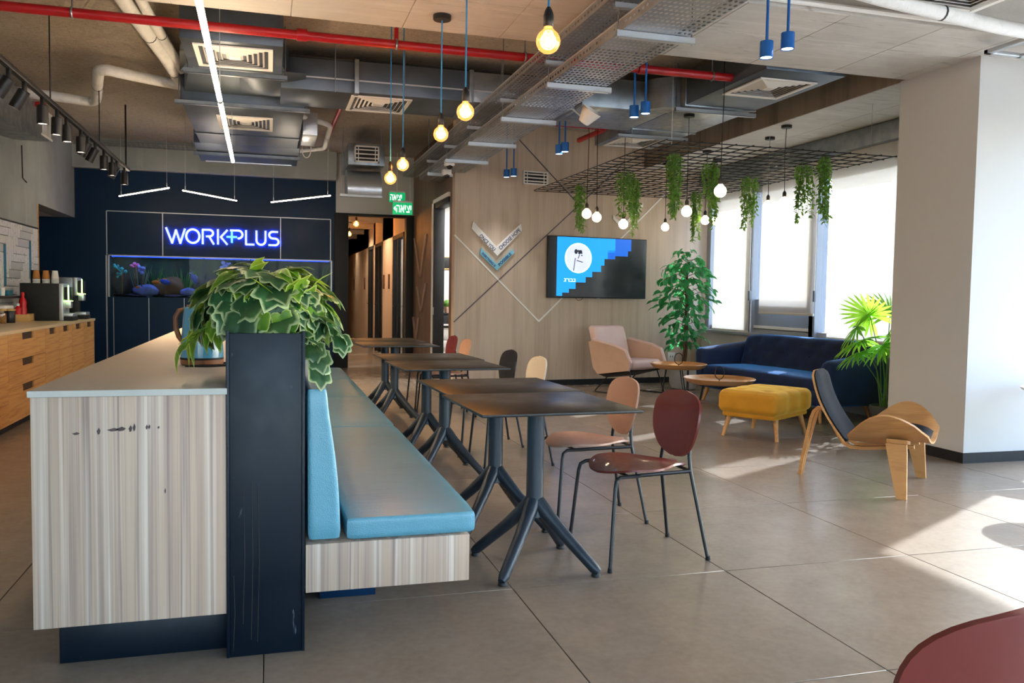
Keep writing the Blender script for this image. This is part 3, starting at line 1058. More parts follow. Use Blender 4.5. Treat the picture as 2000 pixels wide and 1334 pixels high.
cable_tray('wide perforated steel cable tray running towards the corridor', 2.16, 2.62, 3.02, .075, 2.6, 12.6)
cable_tray('narrow perforated steel cable tray above the wide one', 2.07, 2.29, 3.2, .07, 2.6, 13.6)
g0 = strut(G(), -.275, .275, 0, -.045, .042, .042)
_sm = g0.mesh('channel', MT['galvanised_bright'])
_rm = G().tube([(-.26, 0, -.05), (-.26, 0, .75)], .005, 5).tube([(.26, 0, -.05), (.26, 0, .75)], .005, 5).mesh('rod', MT['galvanised'])
_um = strut(G(), -.29, -.09, 0, .135, .035, .035).mesh('channel', MT['galvanised_bright'])
for k, y in enumerate((3.67, 5.06, 6.456, 7.83, 9.2, 10.46, 11.7)):
    t = thing('tray_support', ['channel bracket under the cable trays, nearest the camera', 'second channel bracket under the cable trays, by the slab edge', 'third channel bracket under the cable trays, with the white cone below',
                               'fourth channel bracket under the cable trays', 'fifth channel bracket under the cable trays', 'sixth channel bracket under the cable trays, near the wood wall', 'farthest channel bracket under the cable trays'][k],
              'bracket', (2.395, y, 3.02), 0, 'cable tray brackets')
    obj('channel', _sm, None, t)
    obj('rod', _rm, None, t)
    obj('channel', _um, None, t)
t = thing('cone_antenna', 'white cone hanging beside the cable tray', 'cone', (2.80, 7.42, 2.93))
obj('cone', G().lathe([(.01, .0), (.05, .005), (.10, .14), (.098, .145), (.045, .02), (.008, .01)], 20), MT['white_plastic'], t, rot=(.5, .5, 0))
obj('arm', G().tube([(.02, 0, .03), (-.10, 0, .12), (-.178, 0, .14)], .01, 6), MT['galvanised_bright'], t)
for p, lab in (((2.32, 11.35, 2.96), 'white security camera under the far cable tray by the wood wall'), ((2.2, 10.6, 2.97), 'small white detector under the cable tray near the corridor')):
    t = thing('security_camera', lab, 'camera', p)
    obj('housing', G().bbox(-.06, .06, -.05, .05, -.02, .06, .012), MT['white_plastic'], t)
    obj('lens_dome', G().sphere((.0, -.01, -.02), .042, 12, 8), MT['black_metal'], t)

# ---- wire basket tray near the navy wall
t = thing('basket_tray', 'wire basket cable tray above the navy wall', 'cable tray', (0, 14.72, 3.6))
for k in range(4):
    obj('long_wire', G().tube([(-2.95, -.1 + .066 * k, 0 if k in (1, 2) else .05), (-.9, -.1 + .066 * k, 0 if k in (1, 2) else .05)], .005, 5), MT['galvanised'], t)
for k in range(29):
    x = -2.95 + k * .073
    obj('cross_wire', G().tube([(x, -.11, .05), (x, -.08, 0), (x, .08, 0), (x, .11, .05)], .004, 4), MT['galvanised'], t)


for x in (-2.7, -1.2):
    obj('hanger', G().tube([(x, -.1, .05), (x, -.1, .145)], .005, 5).tube([(x, .1, .05), (x, .1, .145)], .005, 5), MT['galvanised'], t)

# ---- hanging lamps
def vertical(x, y, z0, z1, r, n=6):
    return G().tube([(x, y, z0), (x, y, z1)], r, n)


# amber globe bulbs on blue cords
def globe_prof(r):
    out = [(.019, .07), (.019, .052 + r * .62)]
    return out


def amber_bulb(x, y, z, ztop, label):
    t = thing('amber_bulb_pendant', label, 'pendant lamp', (x, y, z), 0, 'amber bulbs on blue cords')
    R = .054
    prof = [(.001, -R)] + [(R * math.sin(a), -R * math.cos(a)) for a in [PI * k / 16 for k in range(1, 14)]] + [(.019, R * 1.05), (.0175, R * 1.3)]
    b = obj('bulb', G().lathe(prof, 20, cap=False), MT['bulb_amber'], t)
    g = G().sphere((0, 0, -.002), .015, 10, 8, sz=1.5)
    obj('filament', g, MT['bulb_core'], b)
    obj('socket', G().lathe([(.021, R * 1.15), (.023, R * 1.2), (.023, R * 2.1), (.016, R * 2.5), (.008, R * 2.75)], 14), MT['black_metal'], t)
    obj('cord', G().tube([(0, 0, R * 2.7), (0, 0, ztop - z - .02)], .0055, 6), MT['cord_blue'], t)
    obj('canopy', G().lathe([(.065, 0), (.065, -.03), (.06, -.035)], 20, (0, 0, ztop - z)), MT['black_metal'], t)
    lamp('POINT', t, (0, 0, 0), 6, (1, .82, .6), .05)


amber_bulb(1.18, 3.58, 2.44, 3.75, 'largest amber globe bulb on a blue cord, left of the cable tray')
amber_bulb(1.155, 5.10, 2.44, 3.3, 'bright amber globe bulb on a blue cord, second nearest')
amber_bulb(1.18, 5.995, 2.466, 3.3, 'orange globe bulb hanging from the black canopy at the slab edge')
amber_bulb(1.125, 7.42, 2.45, 3.75, 'glowing amber globe bulb, upper of the two before the corridor')
amber_bulb(1.03, 7.52, 2.34, 3.75, 'small amber globe bulb hanging lowest before the corridor')


# blue cylinder spots
def blue_spot(x, y, z, ztop, label):
    t = thing('blue_spot_pendant', label, 'pendant lamp', (x, y, z), 0, 'blue cylinder spot pendants')
    obj('shade', G().lathe([(.036, -.052), (.043, -.055), (.043, .05), (.0, .052)], 24, cap=False), MT['blue_paint'], t)
    obj('light_disc', G().lathe([(.0005, -.05), (.038, -.05), (.038, -.046), (.0005, -.046)], 20), MT['led_cool'], t)
    obj('stem', G().tube([(0, 0, .05), (0, 0, ztop - z)], .0095, 8), MT['blue_paint'], t)
    lamp('SPOT', t, (0, 0, -.06), 12, (.95, .97, 1), .03, (0, 0, 0), math.radians(75), .6)


for x, y, z, zt, lab in ((3.10, 4.88, 2.94, 3.75, 'large blue cylinder spot, lower of the pair under the slab'), (3.235, 4.85, 3.0, 3.75, 'large blue cylinder spot, upper of the pair under the slab'),
                         (3.17, 7.1, 3.0, 3.75, 'blue cylinder spot, left of the pair past the red pipe'), (3.22, 6.97, 3.01, 3.75, 'blue cylinder spot, right of the pair past the red pipe'),
                         (3.17, 9.15, 2.99, 3.75, 'blue cylinder spot, left of the pair before the wood wall vent'), (3.22, 9.09, 3.01, 3.75, 'blue cylinder spot, right of the pair before the wood wall vent'),
                         (3.14, 11.25, 3.0, 3.75, 'smallest blue cylinder spot, left of the farthest pair'), (3.22, 11.18, 3.01, 3.75, 'smallest blue cylinder spot, right of the farthest pair')):
    blue_spot(x, y, z, zt, lab)

# long glowing line
t = thing('linear_light', 'long glowing white line lamp hung over the island', 'linear lamp', (0, 0, 2.8))
for a, c in ((3.7, 6.98), (7.03, 10.19)):
    xa, xc = -.337 - (a - 3.7) * .0095, -.337 - (c - 3.7) * .0095
    obj('light_tube', G().tube([(xa, a, 0), (xc, c, 0)], .019, 10), MT['led_warm'], t)
obj('joint', G().tube([(-.368, 6.97, 0), (-.3685, 7.04, 0)], .021, 10), MT['galvanised'], t)
for y in (4.6, 7.0, 9.9):
    x = -.337 - (y - 3.7) * .0095
    obj('wire', G().tube([(x, y, .02), (x, y, .49 if 5.08 < y < 6.37 or y > 7.1 else .94)], .003, 5), MT['galvanised_bright'], t)

# three tilted light bars before the navy wall
for (a, b), lab in ((((-2.13, 13.65), (-1.3, 12.28)), 'glowing bar lamp nearest the black track spots'), (((-1.147, 12.51), (-.48, 13.57)), 'middle glowing bar lamp above the lettered sign'), (((.03, 13.57), (.833, 12.29)), 'glowing bar lamp nearest the corridor')):
    t = thing('bar_lamp', lab, 'bar lamp', ((a[0] + b[0]) / 2, (a[1] + b[1]) / 2, 2.7), 0, 'bar lamps before the navy wall')
    d = Vector((a[0] - b[0], a[1] - b[1], 0)) / 2
    obj('light_tube', G().tube([d, -d], .009, 8), MT['led_warm'], t)
    obj('housing', G().tube([d + Vector((0, 0, .012)), -d + Vector((0, 0, .012))], .009, 6), MT['black_metal'], t)
    for k in (.92, -.92):
        obj('wire', G().tube([d * k, d * k + Vector((0, 0, .07))], .006, 5).tube([d * k, d * k + Vector((0, 0, 1.04))], .0025, 5), MT['galvanised_bright'], t)
    lamp('POINT', t, (0, 0, -.05), 5, (1, .85, .68), .15)

# black lighting track with spots
t = thing('lighting_track', 'long black lighting track above the kitchen counter', 'track', (-1.82, 0, 2.93))
obj('rail', G().bbox(-.02, .02, 5.6, 12.4, -.02, .02, .003), MT['black_metal'], t)
for y in (6.3, 8.2, 10.4, 12.2):
    obj('drop_rod', G().tube([(0, y, .02), (0, y, .82)], .006 if y < 12 else .012, 6), MT['black_metal'], t)
heads = [(6.35, -.55), (6.99, -.55), (7.39, -.5), (7.93, 0), (8.44, -.05), (8.8, .03), (9.42, 0), (9.77, -.5), (10.15, -.45), (10.65, 0), (11.17, 0), (11.49, -.5), (12.07, 0)]
ords = ['nearest', 'second', 'third', 'fourth', 'fifth', 'sixth', 'seventh', 'eighth', 'ninth', 'tenth', 'eleventh', 'twelfth', 'farthest']
_hb = G().lathe([(.040, -.15), (.045, -.15), (.045, .0), (.04, .006), (.0, .006)], 18, cap=False).mesh('spot_body', MT['black_metal'])
_hd = G().lathe([(.0005, -.142), (.041, -.142), (.041, -.138), (.0005, -.138)], 16).mesh('spot_lens', MT['led_spot'])
_hs = G().bbox(-.012, .012, -.03, .03, -.03, .06, .003).mesh('spot_bracket', MT['black_metal'])
for (y, a), q in zip(heads, ords):
    t = thing('track_spot', '%s black cylinder spot on the lighting track' % q if q not in ('nearest', 'farthest') else 'black cylinder spot at the %s end of the lighting track' % ('near' if q == 'nearest' else 'far'),
              'spotlight', (-1.82, y, 2.85), 0, 'black spots on the lighting track')
    obj('bracket', _hs, None, t)
    b = obj('body', _hb, None, t, (0, 0, -.01), (0, -a, 0))
    obj('lens', _hd, None, b)
    lamp('SPOT', t, (0, 0, -.17), 75, (1, .74, .45), .035, (0, -.62 if abs(a) < .2 else -.75, 0), math.radians(78), .7)

# ================================================================== ISLAND, BENCH, TABLES, CHAIRS
t = thing('island_counter', 'long island counter with pale streaked wood end panel and stone top', 'counter', (-.46, 3.125, 0))
obj('carcass', G().bbox(-.308, .313, .012, 6.47, .163, .955, .003), MT['wood_zebra'], t)
ep = obj('end_panel', G().bbox(-.308, .315, 0, .02, .163, .955, .0015), MT['wood_zebra'], t)
g = G()
for x, z, w, h in ((.0, .842, .006, .012), (.012, .846, .005, .014), (.052, .846, .004, .009), (.06, .847, .004, .008), (.09, .844, .004, .005), (-.10, .836, .006, .012), (-.17, .83, .012, .005),
                   (-.055, .84, .02, .006), (-.03, .842, .016, .008), (.11, .62, .003, .01)):
    g.prism([(x - w, z), (x - w * .3, z - h), (x + w * .6, z - h * .7), (x + w, z + h * .2), (x + w * .2, z + h)], -.0006, .0002, 'y')
sc = obj('scuff_mark', g, plain('scuff', '57494a', .8).m, ep)
sc['kind'] = 'stuff'
obj('worktop', G().bbox(-.315, .316, -.006, 6.48, .955, .978, .003), MT['stone_top'], t)
obj('worktop_edge', G().bbox(-.3155, .316, -.008, -.005, .9555, .9775, .001, seg=1), MT['stone_edge'], t)
obj('plinth', G().bbox(-.25, .313, .09, 6.4, 0, .163, .003), MT['navy_scuffed'], t)

t = thing('planter_post', 'tall dark navy planter post between counter and bench', 'planter', (-.0115, 3.125, 0))
obj('panel', G().bbox(-.125, .125, 0, .018, 0, 1.172, .002), MT['navy_scuffed'], t)
obj('corner_profile', G().bbox(-.1365, -.125, -.004, .02, 0, 1.18, .002), MT['navy_scuffed'], t)
obj('corner_profile', G().bbox(.125, .1365, -.004, .02, 0, 1.18, .002), MT['navy_scuffed'], t)
obj('panel', G().bbox(-.1355, -.115, .018, .75, 0, 1.172, .002), MT['navy'], t)
obj('panel', G().bbox(.115, .1355, .018, .75, 0, 1.172, .002), MT['navy'], t)
obj('panel', G().bbox(-.115, .115, .73, .75, 0, 1.172, .002), MT['navy'], t)
obj('soil', G().box(-.115, .115, .018, .73, 1.08, 1.12), plain('soil', '2e251d', .95, scale=80, bump=.5).m, t)
g = G()
for x, a, c in ((-.078, .62, .12), (-.05, .64, .06), (-.028, .63, .05), (-.112, .3, .02)):
    g.tube([(x, -.0004, a), (x + .004, -.0004, (a + c) / 2), (x - .002, -.0004, c)], .0016, 5)
dr = obj('paint_drip', g, MT['black_matte'], t)
dr['kind'] = 'stuff'
struct('partition_low', G().box(-.135, .12, 3.88, 9.6, 0, .9), MT['navy'])

t = thing('banquette_bench', 'long banquette with teal vinyl cushions on a pale streaked wood base', 'bench', (.128, 3.125, 0))
obj('base_box', G().bbox(0, .617, 0, 6.47, .215, .395, .002), MT['wood_zebra'], t)
obj('plinth', G().bbox(.08, .32, .52, 6.4, 0, .215, .003), MT['navy'], t)
YS = [0, 2.2, 3.75, 5.2, 6.47]
for a, c in zip(YS[:-1], YS[1:]):
    L = c - a - .008
    obj('seat_cushion', G().rbox(.505, L, .094, .026, 12, (.395, (a + c) / 2, .442), bulge=.004), MT['teal_vinyl'], t)

    def lean(p, L=L):
        k = (p.z + .287) / .574
        x = p.x * (1 - .42 * k)
        if p.x > 0:
            x += .01 * math.sin(PI * min(1, k * 1.2))
        return (x - .067 + .067 * (1 - .42 * k) - (0 if p.x > 0 else 0), p.y, p.z)
    obj('back_cushion', G().rbox(.134, L, .574, .028, 12, (.068, (a + c) / 2, .688), fn=lean), MT['teal_vinyl'], t)


# ---- kettle on the island
t = thing('electric_kettle', 'sky blue kettle with wooden handle and base on the island', 'kettle', (-.30, 4.14, .978))
b = obj('body', G().lathe([(.095, .034), (.0945, .06), (.079, .262), (.072, .268), (.0, .268)], 36, cap=False), plain('kettle_blue', '4f93b4', .22, coat=.5).m, t)
obj('base', G().lathe([(.086, 0), (.094, .006), (.096, .026), (.090, .03), (0, .03)], 36), MT['wood_walnut'], t)
obj('gap_ring', G().lathe([(.0955, .026), (.0965, .028), (.0955, .036), (.09, .036)], 36, cap=False), MT['black_matte'], t)
obj('lid', G().lathe([(.066, .266), (.066, .276), (.03, .28), (.0, .281)], 24), MT['wood_walnut'], t)
obj('handle', G().tube([(-.076, 0, .255), (-.098, -.004, .25), (-.113, -.006, .22), (-.112, -.006, .17), (-.1, -.004, .13), (-.088, 0, .11)], [.011, .012, .012, .012, .012, .01], 10), MT['wood_walnut'], t)
obj('spout', G().prism([(.07, -.02), (.105, 0), (.07, .02)], .232, .262), MT['kettle_blue'], t)
obj('power_cord', G().tube([(.08, .03, .005), (.16, .02, .005), (.2, -.06, .005), (.05, -.15, .005), (-.06, -.13, .005), (.0, -.11, .005), (.12, -.10, .005), (.22, -.10, .005)], .005, 6), MT['cord_black'], t)


# ---- cafe tables
def make_table(label, x, y, rz):
    t = thing('cafe_table', label, 'table', (x, y, 0), rz, 'black cafe tables along the bench')
    obj('table_top', G().bbox(-.3825, .3825, -.3825, .3825, .794, .807, .003), MT['table_top'], t)
    obj('mounting_plate', G().bbox(-.15, .15, -.15, .15, .782, .794, .003), MT['table_base'], t)
    obj('column', G().lathe([(.052, .25), (.046, .29), (.042, .33), (.042, .74), (.046, .782)], 24), MT['table_base'], t)
    for sx in (-1, 1):
        for sy in (-1, 1):
            d = Vector((sx, sy, 0)) * .2415
            pts = [(d * k) + Vector((0, 0, z)) for k, z in ((.02, .335), (.1, .30), (.22, .257), (.45, .182), (.7, .107), (.93, .038), (1.0, .022))]
            l = obj('leg', G().tube(pts, [.034, .037, .034, .030, .0275, .026, .017], 12), MT['table_base'], t)
            obj('foot', G().lathe([(.02, 0), (.023, .003), (.02, .016), (.012, .02)], 12, tuple(d * .955)), MT['black_matte'], l)
    return t


make_table('black square cafe table nearest the camera', 1.245, 3.862, .035)
make_table('black square cafe table pushed against the nearest one', 1.25, 4.628, .035)
make_table('near half of the middle pair of black cafe tables', 1.245, 6.07, .045)
make_table('far half of the middle pair of black cafe tables', 1.25, 6.845, .045)
make_table('near half of the farthest pair of black cafe tables', 1.24, 8.63, .05)
make_table('far half of the farthest pair of black cafe tables', 1.245, 9.395, .05)


# ---- shell chairs, facing the bench
def seat_w(x):
    if x < -.04:
        return .238 * max(0, 1 - ((-.04 - x) / .222) ** 2.2) ** .5
    k = (x + .04) / .28
    return .05 + .188 * (.5 + .5 * math.cos(PI * min(1, k) ** .95))


def seat_pt(u, v):
    x = -.26 + .495 * (1 - math.cos(PI * u)) / 2
    w = max(.003, seat_w(x))
    s = v * 2 - 1
    z = .468 + .014 * s * s * (1 if x > -.15 else max(0, (x + .26) / .11)) - .018 * max(0, (-.12 - x) / .14) ** 2 - .012 * max(0, x / .2)
    return (x, w * s, z)


def back_w(t):
    taper = .66 + .34 * math.sin(PI / 2 * min(1, t / .62))
    return .238 * taper * max(0, 1 - abs(2 * t - 1) ** 4.2) ** (1 / 2.6)


def back_pt(u, v):
    t = (1 - math.cos(PI * u)) / 2
    w = max(.02, back_w(t))
    s = v * 2 - 1
    y = w * s
    return (.20 + .055 * t - .5 * y * y - .0 * t, y, .50 + .335 * t)


_seat = lambda m: G().surf(seat_pt, 22, 12, .011).mesh('seat', m)
_back = lambda m: G().surf(lambda u, v: back_pt(u, 1 - v), 22, 12, .011).mesh('backrest', m)
R_ = .0098
_legs = []
for s in (-1, 1):
    _legs.append(G().tube([(-.275, .262 * s, .012), (-.243, .232 * s, .40), (-.236, .225 * s, .432), (-.212, .214 * s, .4475), (-.10, .205 * s, .449)], R_, 8).mesh('leg', MT['black_metal']))
    _legs.append(G().tube([(.285, .212 * s, .012), (.205, .158 * s, .45), (.206, .14 * s, .52), (.225, .125 * s, .66)], R_, 8).mesh('leg', MT['black_metal']))
_rail = [G().tube([(-.12, .2055 * s, .449), (.205, .158 * s, .447)], R_, 8).mesh('side_rail', MT['black_metal']) for s in (-1, 1)]
_bar = G().tube([(.203, -.16, .449), (.203, .16, .449)], R_ * .9, 8).mesh('cross_bar', MT['black_metal'])
_bar2 = G().tube([(-.16, -.208, .447), (-.16, .208, .447)], R_ * .9, 8).mesh('cross_bar', MT['black_metal'])
_cap = [G().lathe([(.012, 0), (.013, .004), (.011, .022)], 10, p).mesh('foot', MT['black_matte']) for p in ((-.276, -.263, 0), (.287, -.213, 0), (-.276, .263, 0), (.287, .213, 0))]
_sm_ = {}


def shell_chair(label, x, y, rz, mat):
    t = thing('shell_chair', label, 'chair', (x, y, 0), rz, 'shell chairs')
    if mat not in _sm_:
        _sm_[mat] = (_seat(MT[mat]), _back(MT[mat]))
    obj('seat', _sm_[mat][0], None, t)
    obj('backrest', _sm_[mat][1], None, t)
    for l, c in zip(_legs, _cap):
        q = obj('leg', l, None, t)
        obj('foot', c, None, q)
    for r in _rail:
        obj('side_rail', r, None, t)
    obj('cross_bar', _bar, None, t)
    obj('cross_bar', _bar2, None, t)
    return t


shell_chair('maroon shell chair on thin black legs nearest the camera', 1.838, 3.945, .03, 'maroon_shell')
shell_chair('dusty pink shell chair behind the maroon one at the nearest tables', 1.84, 4.66, -.03, 'beige_shell')
shell_chair('cream shell chair at the middle tables', 1.84, 6.36, 0, 'cream_shell')
shell_chair('black shell chair at the middle tables', 1.83, 7.15, .02, 'black_shell')
shell_chair('dusty pink shell chair at the farthest tables', 1.86, 9.0, 0, 'beige_shell')
shell_chair('rust red shell chair at the farthest tables', 1.86, 9.7, .03, 'maroon_shell')

# ================================================================== LOUNGE
# ---- velvet sofa (faces -X, six degrees turned)
SR = math.radians(6.5)
t = thing('velvet_sofa', 'dark blue velvet sofa with buttoned back under the window', 'sofa', (5.93, 8.78, 0), SR)
# local: x -.44 (front) .. .42 (back), y -1.18 .. 1.18
obj('seat_base', G().rbox(.80, 2.2, .20, .05, 10, (-.02, 0, .27)), MT['blue_velvet'], t)


def tuft_seat(p):
    return (p.x, p.y, p.z + (-.010 * (math.cos(p.y * 2 * PI / .36) > .93) if p.z > 0 else 0))


obj('seat_cushion', G().rbox(.74, 2.06, .15, .055, 14, (-.06, 0, .40), bulge=.015), MT['blue_velvet'], t)


def tuft(p):
    k = (p.z + .24) / .48
    x = p.x + .12 * k
    if p.x < 0:
        d = 0
        for r, zz in enumerate((-.10, .05, .18)):
            off = .19 * (r % 2)
            yy = (p.y - off + .19) % .38 - .19
            d += math.exp(-((yy / .06) ** 2 + ((p.z - zz) / .045) ** 2))
        x += .03 * min(1, d)
    z = p.z + .06 * (1 - abs(p.y / 1.05) ** 6) * (k > .5) * (k - .5)
    return (x, p.y, z)


bk = obj('backrest', G().rbox(.2, 2.1, .48, .07, 34, (.24, 0, .60), fn=tuft), MT['blue_velvet'], t)
for r, zz in enumerate((-.10, .05, .18)):
    for k in range(-2, 4 if r % 2 == 0 else 3):
        y = k * .38 + .19 * (r % 2)
        if abs(y) < .95:
            obj('button', G().sphere((.24 - .1 + .12 * ((zz + .24) / .48) + .018, y, .60 + zz), .012, 8, 6), MT['blue_velvet'], bk)
for s in (-1, 1):
    def arm(p, s=s):
        k = (p.z + .25) / .5
        f = (p.x + .43) / .86
        return (p.x + .02 * k, p.y + s * (.05 * k - .015 * (1 - k)), p.z + .13 * f * max(0, k - .3) - .015)
    obj('arm', G().rbox(.86, .15, .5, .065, 12, (-.01, s * 1.10, .44), fn=arm), MT['blue_velvet'], t)
for x in (-.34, .30):
    for y in (-1.0, 1.0):
        obj('leg', G().tube([(x, y, .19), (x * 1.1, y * 1.06, 0)], [.026, .016], 12), MT['wood_chair'], t)

# ---- mustard ottoman
t = thing('tufted_ottoman', 'mustard yellow tufted velvet ottoman on wooden legs', 'ottoman', (4.64, 7.13, 0), math.radians(31.7))


def quilt(p):
    z = p.z
    if p.z > 0:
        d = 0
        for i in (-1, 0, 1):
            for j in (-.5, .5):
                d += math.exp(-(((p.x - i * .25) / .05) ** 2 + ((p.y - j * .28) / .05) ** 2))
        d += .45 * math.exp(-(((p.x % .25) - .125) / .018) ** 2)
        z -= .022 * min(1, d)
    s = 1 + .02 * math.cos(p.x * 2 * PI / .25)
    return (p.x, p.y * (s if abs(p.y) > .2 else 1), z)


c = obj('cushion', G().rbox(.82, .62, .215, .06, 30, (0, 0, .35), bulge=.012, fn=quilt), MT['yellow_velvet'], t)
obj('tag', G().bbox(.402, .412, -.16, -.15, .30, .33, .001), MT['black_matte'], c)
obj('base_frame', G().rbox(.74, .54, .06, .025, 6, (0, 0, .225)), MT['yellow_velvet'], t)
for x in (-.29, .29):
    for y in (-.25, .25):
        obj('leg', G().tube([(x * .93, y * .93, .21), (x * 1.1, y * 1.1, 0)], [.026, .017], 12), MT['wood_chair'], t)


# ---- tray coffee tables
def tray_table(label, x, y, z, r, rz):
    t = thing('tray_table', label, 'coffee table', (x, y, 0), rz, 'round wooden tray tables')
    obj('tray', G().lathe([(0, z - .045), (r * .80, z - .045), (r * .90, z - .03), (r, z + .012), (r * .985, z + .018), (r * .88, z - .012), (r * .82, z - .024), (0, z - .024)], 48, cap=False), MT['wood_tray'], t)
    h = obj('handle_ring', G().tube([(math.cos(a) * .05, 0, z + .072 + math.sin(a) * .07) for a in [2 * PI * k / 22 for k in range(22)]], .0055, 6, closed=True), MT['black_metal'], t)
    obj('handle_stem', G().tube([(0, 0, z - .03), (0, 0, z + .004)], .006, 6), MT['black_metal'], h)
    for k in range(3):
        a = 2 * PI * k / 3
        d, e = Vector((math.cos(a), math.sin(a), 0)), Vector((-math.sin(a), math.cos(a), 0))
        obj('leg', G().tube([d * (r * .42) + e * .05 + Vector((0, 0, z - .045)), d * (r * .62) + e * .006 + Vector((0, 0, .012)), d * (r * .62) - e * .006 + Vector((0, 0, .012)), d * (r * .42) - e * .05 + Vector((0, 0, z - .045))], .007, 7), MT['black_metal'], t)
    obj('rim_brace', G().tube([(math.cos(a) * r * .42, math.sin(a) * r * .42, z - .05) for a in [2 * PI * k / 24 for k in range(24)]], .006, 6, closed=True), MT['black_metal'], t)


tray_table('round wooden tray table with ring handle beside the pink armchair', 4.83, 9.32, .505, .345, 2.6)
tray_table('round wooden tray table with ring handle behind the ottoman', 4.76, 8.22, .435, .39, 2.5)

# ---- pink armchair
PA = math.atan2(-.89, .455)
t = thing('pink_armchair', 'pale pink leather armchair with tan sides on a black wire base', 'armchair', (4.79, 10.74, 0), PA)
# local +x = front, +-y = sides
obj('seat', G().rbox(.62, .60, .13, .05, 10, (.04, 0, .40), bulge=.02, fn=lambda p: (p.x, p.y * (1 + .06 * (p.x / .3)), p.z + .045 * p.x)), MT['pink_leather'], t)


def backf(p):
    k = (p.z + .31) / .62
    return (p.x - .20 * k, p.y * (1.06 - .02 * k), p.z)


obj('backrest', G().rbox(.14, .64, .60, .05, 10, (-.22, 0, .62), fn=backf), MT['pink_leather'], t)
for s in (-1, 1):
    P = [(-.36, .70), (-.30, .72), (.10, .655), (.27, .60), (.345, .44), (.30, .34), (-.22, .26), (-.30, .34)]
    g = G()
    n_ = len(P)
    y0, y1 = s * .335, s * .385
    sp = [(x, y0 + s * .03 * ((z - .26) / .45), z) for x, z in P] + [(x, y1 + s * .045 * ((z - .26) / .45), z) for x, z in P]
    fs = [tuple(range(n_)) if s > 0 else tuple(range(n_ - 1, -1, -1)), tuple(range(2 * n_ - 1, n_ - 1, -1)) if s > 0 else tuple(range(n_, 2 * n_))]
    for i in range(n_):
        j = (i + 1) % n_
        fs.append((j, i, n_ + i, n_ + j) if s > 0 else (i, j, n_ + j, n_ + i))
    a = obj('arm', g.add(sp, fs), MT['tan_leather'], t)
    obj('piping', G().tube([(x, (y0 + y1) / 2 + s * .037 * ((z - .26) / .45), z + .006) for x, z in P[1:6]], .026, 8), MT['pink_leather'], a)
obj('underside', G().prism([(-.25, .28), (.3, .345), (.3, .325), (-.1, .22), (-.25, .25)], -.33, .33, 'y'), MT['black_matte'], t)
for s in (-1, 1):
    y = s * .30
    obj('sled_leg', G().tube([(-.05, y, .29), (-.30, y * 1.1, .03), (-.31, y * 1.1, .012), (-.27, y * 1.1, .009), (.33, y * 1.1, .009), (.37, y * 1.1, .012), (.375, y * 1.1, .03), (.27, y, .33)], .009, 8), MT['black_metal'], t)
obj('cross_bar', G().tube([(-.05, -.30, .285), (-.05, .30, .285)], .008, 8), MT['black_metal'], t)

# ---- bent plywood lounge chair
LA = math.atan2(-.767, .641)
t = thing('plywood_lounge_chair', 'three legged bent plywood lounge chair with black leather pads', 'lounge chair', (4.39, 4.885, 0), LA)


def wing(u, v):
    """u along depth (rear 0, front 1), v across (-1..1)"""
    s = v * 2 - 1
    w = .19 + .285 * math.sin(PI * (.04 + .90 * u)) ** .8
    y = w * s
    x = -.40 + .53 * u
    return (x, y, .312 + .06 * u + .98 * y * y - .03 * math.sin(PI * u) * (1 - abs(s)) - .025 * max(0, u - .85) / .15)


obj('seat_shell', G().surf(lambda u, v: wing(u, v), 14, 26, .014), MT['wood_chair'], t)


def pad(u, v):
    s = v * 2 - 1
    p = wing(.06 + .88 * u, .5 + s * .31)
    e = (1 - abs(s) ** 6) * (1 - abs(2 * u - 1) ** 8)
    return (p[0], p[1], p[2] + .004 + .03 * e)


obj('seat_pad', G().surf(pad, 12, 16, .012), MT['black_leather'], t)


def backp(u, v, off=0.0, k=1.0, th=0.0):
    s = (v * 2 - 1) * k
    tt = .5 + (u - .5) * (k * .5 + .5 if k < 1 else 1)
    w = .215 * (1 - .10 * tt) * (1 - .5 * max(0, (tt - .88) / .12) ** 2.5)
    y = w * s
    x = -.425 - .25 * tt - .045 * math.sin(PI * tt) + .30 * y * y
    z = .305 + .50 * tt
    e = (1 - abs(s / k) ** 6) * (1 - abs(2 * u - 1) ** 10)
    return (x + (off + th * e) * .9, y, z + (off + th * e) * .42)


obj('back_shell', G().surf(lambda u, v: backp(u, v), 16, 10, -.014), MT['wood_chair'], t)
obj('back_pad', G().surf(lambda u, v: backp(u, v, .004, .96, .026), 16, 12, .008), MT['black_leather'], t)


def strip(pts, w, th):
    """laminated strip through points (x, y, z), width along y"""
    g = G()
    n_ = len(pts)
    vs, fs = [], []
    for i, p in enumerate(pts):
        p = Vector(p)
        d = (Vector(pts[min(i + 1, n_ - 1)]) - Vector(pts[max(i - 1, 0)])).normalized()
        nn = d.cross(Vector((0, 1, 0))).normalized()
        for q in ((-1, -1), (1, -1), (1, 1), (-1, 1)):
            vs.append(p + Vector((0, q[0] * w / 2, 0)) + nn * q[1] * th / 2)
    for i in range(n_ - 1):
        for k in range(4):
            l = (k + 1) % 4
            fs.append((i * 4 + k, i * 4 + l, (i + 1) * 4 + l, (i + 1) * 4 + k))
    fs += [(3, 2, 1, 0), tuple((n_ - 1) * 4 + k for k in range(4))]
    return g.add(vs, fs)


